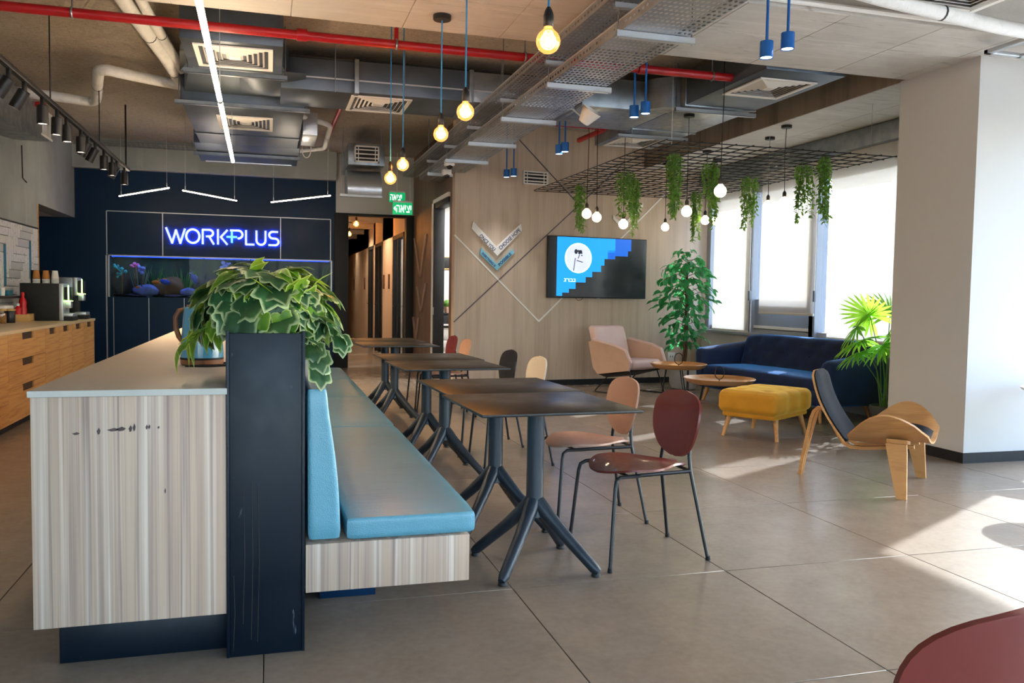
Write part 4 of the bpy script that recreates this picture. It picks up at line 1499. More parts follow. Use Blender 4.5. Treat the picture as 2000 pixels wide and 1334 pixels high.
for s in (-1, 1):
    y0 = s * .022
    pts = [(-.775, y0, 0), (-.76, y0 * 1.2, .12), (-.725, s * .04, .30), (-.695, s * .06, .44), (-.675, s * .07, .495), (-.645, s * .08, .525), (-.61, s * .09, .525), (-.58, s * .09, .50),
           (-.545, s * .09, .44), (-.49, s * .09, .34), (-.45, s * .09, .285), (-.40, s * .09, .262), (-.32, s * .09, .262), (-.16, s * .10, .285), (.02, s * .11, .31)]
    obj('frame', strip(pts, .034, .024), MT['wood_chair'], t)
    g = G()
    a, b = Vector((-.06, s * .30, .37)), Vector((0.0, s * .424, 0))
    vs = []
    for p, wx, wy in ((Vector((-.06, s * .18, .345)), .065, .022), (Vector((-.06, s * .33, .372)), .065, .024), (Vector((-.055, s * .365, .36)), .065, .02), (Vector((-.045, s * .38, .30)), .062, .018), (b, .032, .015)):
        vs.append((p, wx, wy))
    V, F = [], []
    for i, (p, wx, wy) in enumerate(vs):
        top = i < 2
        for q in ((-1, -1), (1, -1), (1, 1), (-1, 1)):
            V.append((p.x + q[0] * wx, p.y + (0 if top else q[1] * wy), p.z + (q[1] * wy * .5 if top else 0)))
    for i in range(len(vs) - 1):
        for k in range(4):
            l = (k + 1) % 4
            f = (i * 4 + k, i * 4 + l, (i + 1) * 4 + l, (i + 1) * 4 + k)
            F.append(f if s > 0 else f[::-1])
    F += [(0, 1, 2, 3), tuple((len(vs) - 1) * 4 + k for k in range(4))]
    obj('leg', G().add(V, F), MT['wood_chair'], t)

# ---- chair whose back shows in the corner, and round tables outside the frame that throw the shadows in the sun patch
shell_chair('purple sheened maroon chair back cut off by the corner', 1.14, 1.27, math.radians(-85), 'maroon_shell')


def round_table(label, x, y, r, h):
    t = thing('round_table', label, 'table', (x, y, 0), 0, 'round tables in the sun')
    obj('table_top', G().lathe([(r * .97, h - .02), (r, h - .012), (r, h), (0, h)], 40), MT['white_plastic'], t)
    obj('column', G().tube([(0, 0, .02), (0, 0, h - .02)], .03, 12), MT['black_metal'], t)
    obj('base', G().lathe([(.22, 0), (.22, .01), (.05, .025), (.03, .03)], 30), MT['black_metal'], t)


round_table('low round table in the sunlight past the right edge', 5.98, 5.06, .32, .66)
round_table('second round table in the sunlight past the right edge', 5.12, 4.09, .36, .70)

# ================================================================== WIRE GRID, ITS BULBS AND PLANTS
GX0, GX1, GY0, GY1, GZ = 3.47, 5.97, 7.03, 11.02, 2.75
t = thing('wire_grid', 'black wire mesh grid hung flat above the lounge', 'grid', (0, 0, GZ))
nx, ny = 14, 22
_bx = G().tube([(GX0, 0, 0), (GX1, 0, 0)], .0055, 6).mesh('cross_bar', MT['black_metal'])
_by = G().tube([(0, GY0, .009), (0, GY1, .009)], .0055, 6).mesh('long_bar', MT['black_metal'])
for j in range(ny + 1):
    obj('cross_bar', _bx, None, t, (0, GY0 + (GY1 - GY0) * j / ny, 0))
for i in range(nx + 1):
    obj('long_bar', _by, None, t, (GX0 + (GX1 - GX0) * i / nx, 0, 0))
for x, y, zt in ((3.6, 7.2, 1.0), (3.6, 10.8, 1.0), (5.8, 7.2, .55), (5.8, 10.8, .55), (4.0, 9.0, .55), (5.8, 9.0, .55)):
    obj('hanging_wire', G().tube([(x, y, 0), (x, y, zt - .005)], .0025, 5), MT['galvanised_bright'], t)


def frosted_bulb(x, y, z, ztop, label, kink=0.0):
    t = thing('frosted_bulb_pendant', label, 'pendant lamp', (x, y, z), 0, 'frosted bulbs through the wire grid')
    R = .057
    prof = [(.001, -R)] + [(R * math.sin(a), -R * math.cos(a)) for a in [PI * k / 16 for k in range(1, 14)]] + [(.02, R * 1.08), (.018, R * 1.25)]
    obj('bulb', G().lathe(prof, 18, cap=False), MT['bulb_frosted'], t)
    obj('socket', G().lathe([(.021, R * 1.12), (.022, R * 1.95), (.01, R * 2.25), (.006, R * 2.4)], 12), plain('socket_grey', '3a3632', .5).m if 'socket_grey' not in MT else MT['socket_grey'], t)
    h = ztop - z
    obj('cord', G().tube([(0, 0, R * 2.3), (kink * .4, 0, h * .35), (kink, 0, h * .62), (kink * .3, 0, h * .9), (0, 0, h - .02)], .004, 5), MT['cord_black'], t)
    obj('canopy', G().lathe([(.06, 0), (.06, -.028), (.055, -.032)], 18, (0, 0, h)), MT['black_metal'], t)


for x, y, z, zt, k, lab in ((3.72, 9.67, 2.33, 3.745, .012, 'frosted glowing bulb, first from the wall sign side above the screen'),
                            (3.84, 9.64, 2.29, 3.745, -.012, 'frosted glowing bulb, second along above the screen'),
                            (4.15, 9.54, 2.21, 3.3, .0, 'frosted glowing bulb hanging under the double trailing plant'),
                            (5.60, 11.34, 2.36, 3.3, .0, 'frosted glowing bulb right above the corner of the screen'),
                            (4.35, 8.30, 2.26, 3.3, .0, 'frosted glowing bulb beside the longest trailing plant'),
                            (5.63, 10.21, 2.37, 3.3, .008, 'frosted glowing bulb over the top of the ficus'),
                            (6.09, 10.75, 2.42, 3.3, -.008, 'frosted glowing bulb half hidden by leaves near the first blind'),
                            (4.03, 7.04, 2.32, 3.75, .012, 'largest frosted glowing bulb, hanging highest beneath the grid'),
                            (5.874, 9.11, 2.47, 3.3, -.006, 'frosted glowing bulb against the middle blind, left of two'),
                            (5.653, 8.44, 2.43, 3.3, -.012, 'frosted glowing bulb against the middle blind, right of two')):
    frosted_bulb(x, y, z, zt, lab, k)

# ---- leaf materials
n = mk('leaf_trailing', '5f8c45', .5)
n.layer(n.noise(9, 3), .45, .7, '8fb45e', .8).layer(n.noise(3, 3), .5, .75, '2a5a26', .7)
leafy(n, '9cc84a', .35)
n = mk('leaf_ficus', '2c7d48', .35)
n.layer(n.noise(6, 3), .45, .7, '46a263', .7).tone(.4)
leafy(n, '5fd07a', .4)
n = mk('leaf_palm', '4aa832', .4)
n.layer(n.noise(5, 3, (1, 1, 1)), .4, .65, '86d04a', .7).tone(.2)
leafy(n, 'b4f04a', .45)
n = mk('bark', '6b5240', .8)
n.layer(n.noise(12, 5, (1, 1, .3)), .45, .7, '4b382b', .9).bump(n.noise(20, 5, (1, 1, .3)), .5, .01)
plain('stem_green', '4f7a35', .6)
n = mk('pot_white', 'd2d2ce', .6)
n.layer(n.noise(4, 4), .5, .75, 'c2c3c0', .6)
plain('pot_dark', '40474b', .7, scale=40)


def leaf_geo(L, W, fold=.25, bend=.25, pts=5):
    """simple pointed leaf from the origin along +x"""
    vs, fs = [], []
    for i in range(pts + 1):
        k = i / pts
        w = W * math.sin(PI * min(1, k * .92 + .06)) ** .8 * (1 - .15 * k)
        if i in (0, pts):
            w *= .15
        x, z = L * k, -bend * L * k * k
        vs += [(x, -w, z + fold * w), (x, 0, z), (x, w, z + fold * w)]
    for i in range(pts):
        a = i * 3
        fs += [(a, a + 3, a + 4, a + 1), (a + 1, a + 4, a + 5, a + 2)]
    return vs, fs


def rot_to(d, roll=0.0):
    d = Vector(d).normalized()
    q = d.to_track_quat('X', 'Z')
    return q.to_matrix().to_4x4() @ Matrix.Rotation(roll, 4, 'X')


# ---- trailing plants hung from the grid
def trailing(x, y, zb, w, label, ns, seed):
    r = random.Random(seed)
    t = thing('trailing_plant', label, 'hanging plant', (x, y, GZ), 0, 'trailing plants on the wire grid')
    lv, lf = leaf_geo(.046, .0145, .2, .3, 3)
    stems, leaves = G(), G()
    H = GZ - zb
    for k in range(ns):
        a = r.uniform(0, 2 * PI)
        rr = w * math.sqrt(r.random()) * 1.15
        h = H * r.uniform(.45, 1.0) if k else H
        x0, y0 = rr * math.cos(a), rr * math.sin(a)
        dx, dy = r.uniform(-.03, .03), r.uniform(-.03, .03)
        pts = [(x0 * .35, y0 * .35, .03), (x0 * .8, y0 * .8, .0)]
        m = 6
        for i in range(1, m + 1):
            f = i / m
            pts.append((x0 * (1 - .35 * f) + dx * f + r.uniform(-.006, .006), y0 * (1 - .35 * f) + dy * f, -h * f))
        stems.tube(pts, .0022, 4)
        nl = int(h / .0135)
        for i in range(nl):
            f = (i + r.random()) / nl
            q = f * m
            i0 = min(m - 1, int(q))
            p = Vector(pts[i0 + 1]).lerp(Vector(pts[i0 + 2]), q - i0)
            b = r.uniform(0, 2 * PI)
            d = Vector((math.cos(b), math.sin(b), r.uniform(-1.1, .25)))
            leaves.add(lv, lf, Matrix.Translation(p) @ rot_to(d, r.uniform(-.6, .6)) @ Matrix.Scale(r.uniform(.75, 1.25), 4))
    obj('stem', stems, MT['stem_green'], t)['kind'] = 'stuff'
    obj('foliage', leaves, MT['leaf_trailing'], t, angle=180)['kind'] = 'stuff'


trailing(3.83, 10.24, 2.14, .075, 'trailing plant nearest the wall sign, above the screen corner', 9, 1)
trailing(3.90, 8.95, 2.24, .10, 'fuller of the two trailing plants above the screen centre', 11, 2)
trailing(4.29, 9.53, 2.09, .075, 'slimmer of the two trailing plants above the screen centre', 10, 3)
trailing(3.86, 7.65, 2.10, .075, 'longest dark trailing plant at the near edge of the grid', 13, 4)
trailing(5.50, 10.28, 2.07, .085, 'trailing plant directly above the ficus', 10, 5)
trailing(4.50, 8.08, 2.28, .085, 'dense trailing plant behind the largest frosted bulb', 12, 6)
trailing(4.66, 8.3, 2.08, .05, 'thin trailing plant hanging lower beside the largest frosted bulb', 5, 7)
trailing(5.43, 8.82, 2.15, .10, 'trailing plant between the ficus and the pair of bulbs', 12, 8)
trailing(5.45, 7.78, 2.15, .095, 'trailing plant before the mullion, left of the last two', 11, 9)
trailing(5.34, 7.26, 2.08, .08, 'trailing plant closest to the pillar', 11, 10)

# ---- ficus
t = thing('ficus_tree', 'tall ficus with glossy green leaves in a white pot', 'potted tree', (5.83, 11.08, 0))
obj('pot', G().lathe([(.12, 0), (.17, .01), (.205, .08), (.215, .2), (.205, .31), (.19, .36), (.178, .36), (.19, .3), (.0, .3)], 36, cap=False), MT['pot_white'], t)
obj('soil', G().lathe([(.0, .30), (.188, .30), (.18, .335), (.0, .34)], 24), MT['soil'], t)
r = random.Random(21)
for k in range(3):
    pts = []
    for i in range(16):
        f = i / 15
        a = 2 * PI * k / 3 + f * 9
        rr = .022 * (1 - .5 * f)
        pts.append((rr * math.cos(a) + .02 * math.sin(3 * f), rr * math.sin(a), .3 + 1.5 * f))
    obj('trunk', G().tube(pts, [.02 * (1 - .6 * i / 15) for i in range(16)], 7), MT['bark'], t)
_fl = []
for W in (.036, .041, .033):
    g = G()
    lv, lf = leaf_geo(.112, W, .25, .35, 5)
    _fl.append(g.add(lv, lf).mesh('leaf', MT['leaf_ficus'], 180))
br = G()
nleaf = 0
for k in range(66):
    f = (k + .5) / 66
    z = .62 + 1.42 * f ** .8
    prof = 1.0 if .35 < f < .75 else (.55 + 1.2 * f if f <= .35 else 1 - 2.6 * (f - .75))
    a = k * 2.399 + r.uniform(-.4, .4)
    L = max(.1, .50 * prof * r.uniform(.55, 1.05))
    d = Vector((math.cos(a), math.sin(a), r.uniform(.15, .5)))
    p0 = Vector((0, 0, z - .08))
    tip = p0 + Vector((d.x * L, d.y * L, d.z * L * .6 - .18 * L))
    mid = p0 + Vector((d.x * L * .5, d.y * L * .5, d.z * L * .55))
    br.tube([p0, mid, tip], [.006, .004, .002], 5)
    for i in range(5):
        q = .35 + .65 * (i + .5) / 5
        p = mid.lerp(tip, (q - .5) * 2) if q > .5 else p0.lerp(mid, q * 2)
        dd = Vector((d.x, d.y, -.35)) + Vector((r.uniform(-.8, .8), r.uniform(-.8, .8), r.uniform(-.9, .35)))
        if nleaf < 300:
            o = obj('leaf', r.choice(_fl), None, t)
            s = r.uniform(.8, 1.25)
            o.matrix_local = Matrix.Translation(p) @ rot_to(dd, r.uniform(-.8, .8)) @ Matrix.Scale(s, 4)
            nleaf += 1
        if nleaf >= 300:
            break
obj('branch', br, MT['bark'], t)['kind'] = 'stuff'
extra = G()
for k in range(150):
    a, zf = r.uniform(0, 2 * PI), r.random()
    prof = (.5 + zf if zf < .4 else (.95 if zf < .7 else .95 - 2.2 * (zf - .7)))
    rr = .42 * prof * math.sqrt(r.random())
    lv, lf = leaf_geo(.105, .036, .25, .35, 4)
    d = Vector((math.cos(a), math.sin(a), r.uniform(-1, .1)))
    extra.add(lv, lf, Matrix.Translation((rr * math.cos(a), rr * math.sin(a), .75 + 1.3 * zf)) @ rot_to(d, r.uniform(-.8, .8)))
obj('inner_leaves', extra, MT['leaf_ficus'], t, angle=180)['kind'] = 'stuff'

# ---- fan palm beside the pillar
t = thing('fan_palm', 'bright green fan palm in a ribbed dark pot by the pillar', 'potted palm', (5.97, 7.06, 0))
prof = []
for i in range(15):
    z = .27 * i / 14
    prof.append((.115 + .03 * (i / 14) + (.006 if i % 2 else 0), z))
obj('pot', G().lathe(prof + [(.135, .27), (.13, .24), (0, .24)], 30, cap=False), MT['pot_dark'], t)
obj('soil', G().lathe([(0, .235), (.13, .235), (.12, .25), (0, .255)], 20), MT['soil'], t)


def fan(R, nf, droop):
    g = G()
    for i in range(nf):
        a = (i / (nf - 1) - .5) * math.radians(300)
        ca, sa = math.cos(a), math.sin(a)
        w = R * .055
        L = R * (1 - .12 * abs(a) / 2.6)
        vs = []
        for k, ww in ((.02, .25), (.3, .85), (.6, 1.0), (.85, .6), (1.0, .05)):
            z = -droop * L * k ** 2.2 + .012 * R / .3 * math.sin(k * PI) * ((i % 2) * 2 - 1) * .4
            for s in (-1, 0, 1):
                x, y = L * k, s * w * ww
                vs.append((x * ca - y * sa, x * sa + y * ca, z + (-.35 if s == 0 else 0) * w * ww))
        fs = []
        for k in range(4):
            b = k * 3
            fs += [(b, b + 3, b + 4, b + 1), (b + 1, b + 4, b + 5, b + 2)]
        g.add(vs, fs)
    return g


_fans = [fan(.31, 24, .12).mesh('frond', MT['leaf_palm'], 180), fan(.30, 22, .28).mesh('frond', MT['leaf_palm'], 180)]
# centre of each fan relative to the pot, direction the blade points, tilt towards the viewer
for k, (c, d, roll, s, m) in enumerate((((-.34, .02, 1.07), (-1, -.45, -.35), .95, 1.05, 0), ((-.14, .10, 1.18), (-.75, .3, .65), .7, 1.0, 0), ((-.02, -.05, .96), (-.8, -.5, -.1), 1.15, .95, 0),
                                        ((-.32, -.02, .93), (-.95, .1, -.25), .35, 1.1, 1), ((-.14, -.10, .88), (-.7, -.7, -.3), .3, 1.05, 1), ((.12, .12, 1.2), (.6, .5, .7), .6, 1.0, 0),
                                        ((.22, -.08, .95), (.9, -.3, .1), .6, 1.0, 1), ((.1, .2, .85), (.3, .9, .1), .5, .95, 1), ((-.3, .05, .80), (-1, -.2, -.4), .25, .9, 1))):
    f = obj('frond', _fans[m], None, t)
    M = Matrix.Translation(c) @ rot_to(d, roll) @ Matrix.Scale(s, 4)
    f.matrix_local = M
    g = G().tube([(0.01 * k - .04, .01, .24), (c[0] * .35, c[1] * .35, .24 + (c[2] - .24) * .55), c], [.006, .005, .004], 6)
    obj('stalk', g, MT['stem_green'], t)

# ---- ivy on the planter post
n = mk('ivy_variegated', '234a31', .38)
tc = n.n('ShaderNodeTexCoord')
at_ = n.n('ShaderNodeAttribute')
at_.attribute_name = 'rim'
f = n.noise(40, 4)
add = n.n('ShaderNodeMath')
add.operation = 'MULTIPLY_ADD'
add.inputs[1].default_value = .5
n.l(f, add.inputs[0])
n.l(at_.outputs['Fac'], add.inputs[2])
n.layer(n.noise(25, 4), .45, .65, '37693a', .8)
n.layer(add.outputs[0], .88, 1.15, 'c3d29a', .85).tone(.3)
leafy(n, 'a8d060', .16)
MT['ivy_bright'] = None
n2 = mk('ivy_bright', '4f8a28', .4)
at2 = n2.n('ShaderNodeAttribute')
at2.attribute_name = 'rim'
f = n2.noise(40, 4)
add2 = n2.n('ShaderNodeMath')
add2.operation = 'MULTIPLY_ADD'
add2.inputs[1].default_value = .5
n2.l(f, add2.inputs[0])
n2.l(at2.outputs['Fac'], add2.inputs[2])
n2.layer(n2.noise(18, 4), .45, .65, '9cc23a', .8)
n2.layer(add2.outputs[0], .97, 1.12, 'dce88a', 1.0).tone(.25)


leafy(n2, 'd0f050', .4)


def ivy_leaf(S, mat, lobes, seed):
    """five lobed leaf lying in xy, stalk end at the origin, pointing +x; rim value rises to 1 at the outline"""
    r = random.Random(seed)
    out = []
    for a, d in lobes:
        out.append((math.radians(a), d))
    rings = (0.0, .35, .68, 1.0)
    vs, rim, fs = [(S * .22, 0, 0)], [0.0], []
    m = len(out)
    for q in rings[1:]:
        for a, d in out:
            x, y = S * (.22 + d * math.cos(a) * q), S * d * math.sin(a) * q
            z = -.30 * S * (q * d) ** 2 + .10 * S * abs(math.sin(a)) * q + r.uniform(-.02, .02) * S
            vs.append((x, y, z))
            rim.append(q ** 2.2)
    for i in range(m):
        j = (i + 1) % m
        fs.append((0, 1 + i, 1 + j))
        for k in range(2):
            b, c = 1 + k * m, 1 + (k + 1) * m
            fs.append((b + i, c + i, c + j, b + j))
    me = bpy.data.meshes.new('leaf')
    me.from_pydata(vs, [], fs)
    me.materials.append(mat)
    for p in me.polygons:
        p.use_smooth = True
    at = me.attributes.new('rim', 'FLOAT', 'POINT')
    at.data.foreach_set('value', rim)
    me.update()
    return me


LOB = [(0, .9), (16, .72), (30, .62), (46, .74), (58, .76), (76, .62), (96, .58), (114, .66), (136, .54), (160, .36), (180, .16), (200, .36), (224, .54), (246, .66), (264, .58), (284, .62), (302, .76), (314, .74), (330, .62), (344, .72)]
SYN = [(0, 1.3), (12, .85), (28, .62), (50, .5), (80, .42), (110, .42), (140, .5), (160, .42), (180, .2), (200, .42), (220, .5), (250, .42), (280, .42), (310, .5), (332, .62), (348, .85)]
_ivy = [ivy_leaf(.08, MT['ivy_variegated'], LOB, k) for k in range(4)]
_ivy2 = [ivy_leaf(.072, MT['ivy_bright'], LOB, k + 9) for k in range(2)] + [ivy_leaf(.078, MT['ivy_bright'], SYN, k + 20) for k in range(2)]
t = thing('ivy_plant', 'bushy variegated ivy spilling over the navy planter post', 'plant', (-.0115, 3.36, 1.12))
r = random.Random(5)
stems = G()
nl = 0


def place_leaf(p, d, roll, s, bright):
    o = obj('leaf', r.choice(_ivy2 if bright else _ivy), None, t)
    o.matrix_local = Matrix.Translation(p) @ rot_to(d, roll) @ Matrix.Scale(s, 4)


for k in range(200):
    a = r.uniform(0, 2 * PI)
    e = math.asin(r.uniform(-.12, .98))
    rad = r.uniform(.75, 1.0)
    p = Vector((math.cos(a) * math.cos(e) * .27 * rad, math.sin(a) * math.cos(e) * .27 * rad, .075 + math.sin(e) * .245 * rad))
    p.y += .06
    if p.z < .09 and abs(p.x) < .16:
        p.z = r.uniform(.09, .16)
    nrm = Vector((math.cos(a) * math.cos(e), math.sin(a) * math.cos(e), math.sin(e) + .1))
    down = Vector((math.cos(a), math.sin(a), -.9 + .7 * math.sin(e)))
    # blade points outward and down, its face turned to the outside
    x = (down - nrm * down.dot(nrm) + nrm * .25 + Vector((r.uniform(-.5, .5), r.uniform(-.5, .5), r.uniform(-.3, .3)))).normalized()
    z = (nrm + Vector((r.uniform(-.35, .35), r.uniform(-.35, .35), r.uniform(-.2, .4)))).normalized()
    y = z.cross(x).normalized()
    z = x.cross(y)
    M = Matrix((x, y, z)).transposed().to_4x4()
    br_ = r.random() < (.28 if p.x < -.05 else .38)
    o = obj('leaf', r.choice(_ivy2 if br_ else _ivy), None, t)
    o.matrix_local = Matrix.Translation(p) @ M @ Matrix.Scale(r.uniform(.85, 1.4), 4)
    if k % 3 == 0:
        stems.tube([(p.x * .1, p.y * .2, 0), p * .6, p], [.003, .0025, .002], 5)
# trailing runners: left over the kettle, right over the bench
for pts in ([(-.08, -.06, .08), (-.2, -.05, .075), (-.27, -.06, .03), (-.31, -.06, -.03)], [(.1, -.1, .1), (.22, -.08, .1), (.27, -.08, .05), (.28, -.08, -.0)], [(.08, -.16, .06), (.16, -.19, .03), (.19, -.2, -.04), (.185, -.2, -.09)],
            [(-.02, 0, .1), (-.06, -.02, .24), (-.04, -.02, .30)]):
    pts = [Vector(p) for p in pts]
    stems.tube(pts, .0028, 5)
    for i in range(1, len(pts)):
        for q in (.35, .8):
            p = pts[i - 1].lerp(pts[i], q)
            d = (pts[i] - pts[i - 1]).normalized() + Vector((r.uniform(-.5, .5), r.uniform(-.9, 0), r.uniform(-.5, .2)))
            place_leaf(p, d, r.uniform(-.5, .5), r.uniform(.7, 1.0), pts[-1].x < 0)
for k in range(9):   # upright lighter shoots
    p = Vector((r.uniform(.02, .16), r.uniform(-.14, .1), r.uniform(.13, .2)))
    place_leaf(p, (r.uniform(-.4, .6), r.uniform(-.6, .1), r.uniform(.5, 1.2)), r.uniform(-.7, .7), r.uniform(.9, 1.2), True)
obj('stem', stems, MT['stem_green'], t)['kind'] = 'stuff'

# ================================================================== KITCHEN COUNTER
SEAM = [5.9, 7.2, 8.471, 9.778, 10.395, 11.03, 11.695, 12.341]
names = ['oak cabinet with one wide door at the near end of the kitchen run', 'oak cabinet with a wide door beside the drawer unit', 'oak unit with three drawers in the kitchen run', 'narrow oak cabinet next to the drawers',
         'narrow oak cabinet, second past the drawers', 'narrow oak cabinet, third past the drawers', 'oak cabinet at the far end by the navy wall']
for k, (a, c) in enumerate(zip(SEAM[:-1], SEAM[1:])):
    t = thing('kitchen_cabinet', names[k], 'cabinet', (-2.27, (a + c) / 2, 0), 0, 'oak kitchen cabinets')
    h = (c - a) / 2
    obj('body', G().box(-.73, 0, -h, h, .08, .90), MT['wood_oak'], t)
    obj('plinth', G().box(-.7, -.05, -h, h, 0, .08), MT['black_matte'], t)
    rows = [(.654, .898), (.41, .65), (.085, .406)] if k == 2 else [(.085, .898)]
    for z0, z1 in rows:
        # front with a notch cut in its top edge for the hand
        n0, n1, nd = -.2 if k < 3 else -.13, .2 if k < 3 else .13, .068
        P = [(-h + .002, z0), (h - .002, z0), (h - .002, z1), (n1, z1), (n1 - .015, z1 - nd), (n0 + .015, z1 - nd), (n0, z1), (-h + .002, z1)]
        g = G()
        g.prism(P[:3] + [P[3], P[4]] + [], 0, .02, 'x') if False else None
        g.prism([P[0], P[1], (h - .002, z1 - nd), (-h + .002, z1 - nd)], 0, .02, 'x')
        g.prism([(-h + .002, z1 - nd), (n0 + .015, z1 - nd), (n0, z1), (-h + .002, z1)], 0, .02, 'x')
        g.prism([(n1 - .015, z1 - nd), (h - .002, z1 - nd), (h - .002, z1), (n1, z1)], 0, .02, 'x')
        d = obj('drawer' if k == 2 else 'door', g, MT['wood_oak'], t)
        obj('grip', G().prism([(n0 + .015, z1 - nd), (n1 - .015, z1 - nd), (n1, z1), (n0, z1)], .002, .006, 'x'), plain('grip_brown', '3b2b20', .7).m if 'grip_brown' not in MT else MT['grip_brown'], d)
tag(obj('kitchen_worktop', G().bbox(-3.02, -2.235, 5.9, 12.345, .90, .932, .003), plain('worktop_cream', 'c9b48f', .35, scale=5).m), 'long cream worktop along the grey left wall', 'worktop')

# ---- herringbone tiles behind the counter
t = thing('tile_backsplash', 'white herringbone tile panel with teal accents above the kitchen counter', 'backsplash', (-3.02, 0, 0))
plain('tile_white', 'd3d3cf', .3)
plain('tile_grey', 'b9bcbb', .35)
plain('tile_teal', '1d6c84', .35)
obj('backing', G().box(.001, .006, 7.9, 12.75, .93, 2.13), plain('tile_joint', '8b9094', .8).m, t)
obj('top_trim', G().bbox(.001, .024, 7.9, 12.75, 2.115, 2.135, .002), MT['black_matte'], t)
W_, NN = .10, 5
seen = set()
r = random.Random(3)
for a in range(0, 49):
    for b in range(0, 12):
        s = (a - b) % (2 * NN)
        if s < NN:
            key = ('h', a - s, b)
            ya, yb, za, zb = (a - s), (a - s) + NN, b, b + 1
        else:
            q = 2 * NN - 1 - s
            key = ('v', a, b - q)
            ya, yb, za, zb = a, a + 1, b - q, b - q + NN
        if key in seen:
            continue
        seen.add(key)
        ya, yb, za, zb = max(0, ya), min(48.4, yb), max(0, za), min(11.8, zb)
        if yb - ya < .2 or zb - za < .2:
            continue
        m = MT['tile_teal'] if r.random() < .07 else (MT['tile_grey'] if key[0] == 'h' and r.random() < .3 else MT['tile_white'])
        g = G().bbox(.004, .018, 7.9 + ya * W_ + .004, 7.9 + yb * W_ - .004, .94 + za * W_ + .004, .94 + zb * W_ - .004, .0025, seg=1)
        obj('tile', g, m, t)

# ---- shelf and what stands on it
tag(obj('wall_shelf', G().bbox(-3.0, -2.82, 8.2, 11.2, 1.2, 1.23, .003), MT['black_matte']), 'thin black shelf in front of the herringbone tiles', 'shelf')


def bottle(name, label, x, y, z, r, h, mat, cap, cat='bottle', group=None):
    t = thing(name, label, cat, (x, y, z), 0, group)
    obj('bottle_body', G().lathe([(r * .8, 0), (r, .01), (r, h * .35), (r * .85, h * .5), (r, h * .6), (r * .9, h * .72), (r * .4, h * .82), (r * .38, h * .86)], 18), mat, t)
    obj('cap', G().lathe([(r * .45, h * .85), (r * .5, h * .87), (r * .45, h * .98), (r * .25, h)], 14), cap, t)
    return t


plain('plastic_green', '2f9a62', .4)
plain('plastic_cyan', '2aa7c9', .35)
bottle('soap_bottle', 'green and blue bottle on the thin black shelf', -2.9, 10.55, 1.23, .035, .2, MT['plastic_cyan'], MT['plastic_green'])
tag(obj('tea_box', G().bbox(-2.95, -2.86, 10.85, 11.0, 1.23, 1.29, .004).bbox(-2.95, -2.86, 10.85, 11.0, 1.288, 1.292, .001), MT['tile_teal']), 'small teal box on the thin black shelf', 'box')
tag(obj('shelf_cup', G().lathe([(.03, 0), (.036, .09), (.034, .09), (.028, .006)], 18, cap=False), MT['white_plastic'], loc=(-2.9, 10.72, 1.23)), 'white cup on the thin black shelf', 'cup')
tag(obj('napkin_box', G().bbox(-2.98, -2.84, 10.6, 10.95, .932, 1.12, .01).box(-2.9, -2.88, 10.65, 10.9, 1.119, 1.122), MT['white_plastic']), 'white napkin box under the black shelf', 'box')
plain('ketchup_red', 'c3161a', .3)
t = thing('wooden_caddy', 'open wooden box holding sauce bottles on the worktop', 'box', (-2.77, 11.05, .932), .1)
obj('box_floor', G().box(-.085, .085, -.2, .2, 0, .01), MT['wood_crate'], t)
for x in (-.085, .075):
    obj('box_side', G().bbox(x, x + .01, -.2, .2, 0, .085, .002), MT['wood_crate'], t)
for y in (-.21, .2):
    obj('box_side', G().bbox(-.085, .085, y, y + .01, 0, .085, .002), MT['wood_crate'], t)
bottle('sauce_bottle', 'tall red sauce bottle in the wooden box', -2.79, 11.12, .943, .042, .33, MT['ketchup_red'], MT['ketchup_red'])
bottle('sauce_bottle', 'shorter red sauce bottle at the front of the wooden box', -2.80, 10.96, .943, .038, .2, MT['ketchup_red'], MT['white_plastic'])
bottle('sauce_bottle', 'red bottle with white cap at the back of the wooden box', -2.83, 11.2, .943, .03, .27, MT['ketchup_red'], MT['white_plastic'])
t = thing('canister', 'black canister with wooden lid on the worktop', 'canister', (-2.765, 10.5, .932))
obj('can_body', G().lathe([(.05, 0), (.053, .006), (.053, .13), (.05, .135)], 24), MT['black_metal'], t)
obj('lid', G().lathe([(.056, .134), (.057, .138), (.057, .152), (.05, .156), (0, .157)], 24), MT['wood_crate'], t)
t = thing('cereal_jar', 'glass jar of cereal at the left edge of the worktop', 'jar', (-2.79, 10.28, .932))
obj('jar_body', G().lathe([(.045, 0), (.05, .008), (.05, .13), (.046, .14)], 24, cap=False), MT['jar_glass'], t)
n = mk('cereal', 'c08b46', .9)
n.layer(n.noise(60, 3), .45, .6, '8a5a28', .9).bump(n.noise(60, 3), .8, .01)
obj('cereal_fill', G().lathe([(.044, .004), (.047, .01), (.047, .11), (0, .115)], 20), MT['cereal'], t)
obj('lid', G().lathe([(.05, .138), (.052, .142), (.052, .16), (0, .162)], 20), MT['wood_crate'], t)


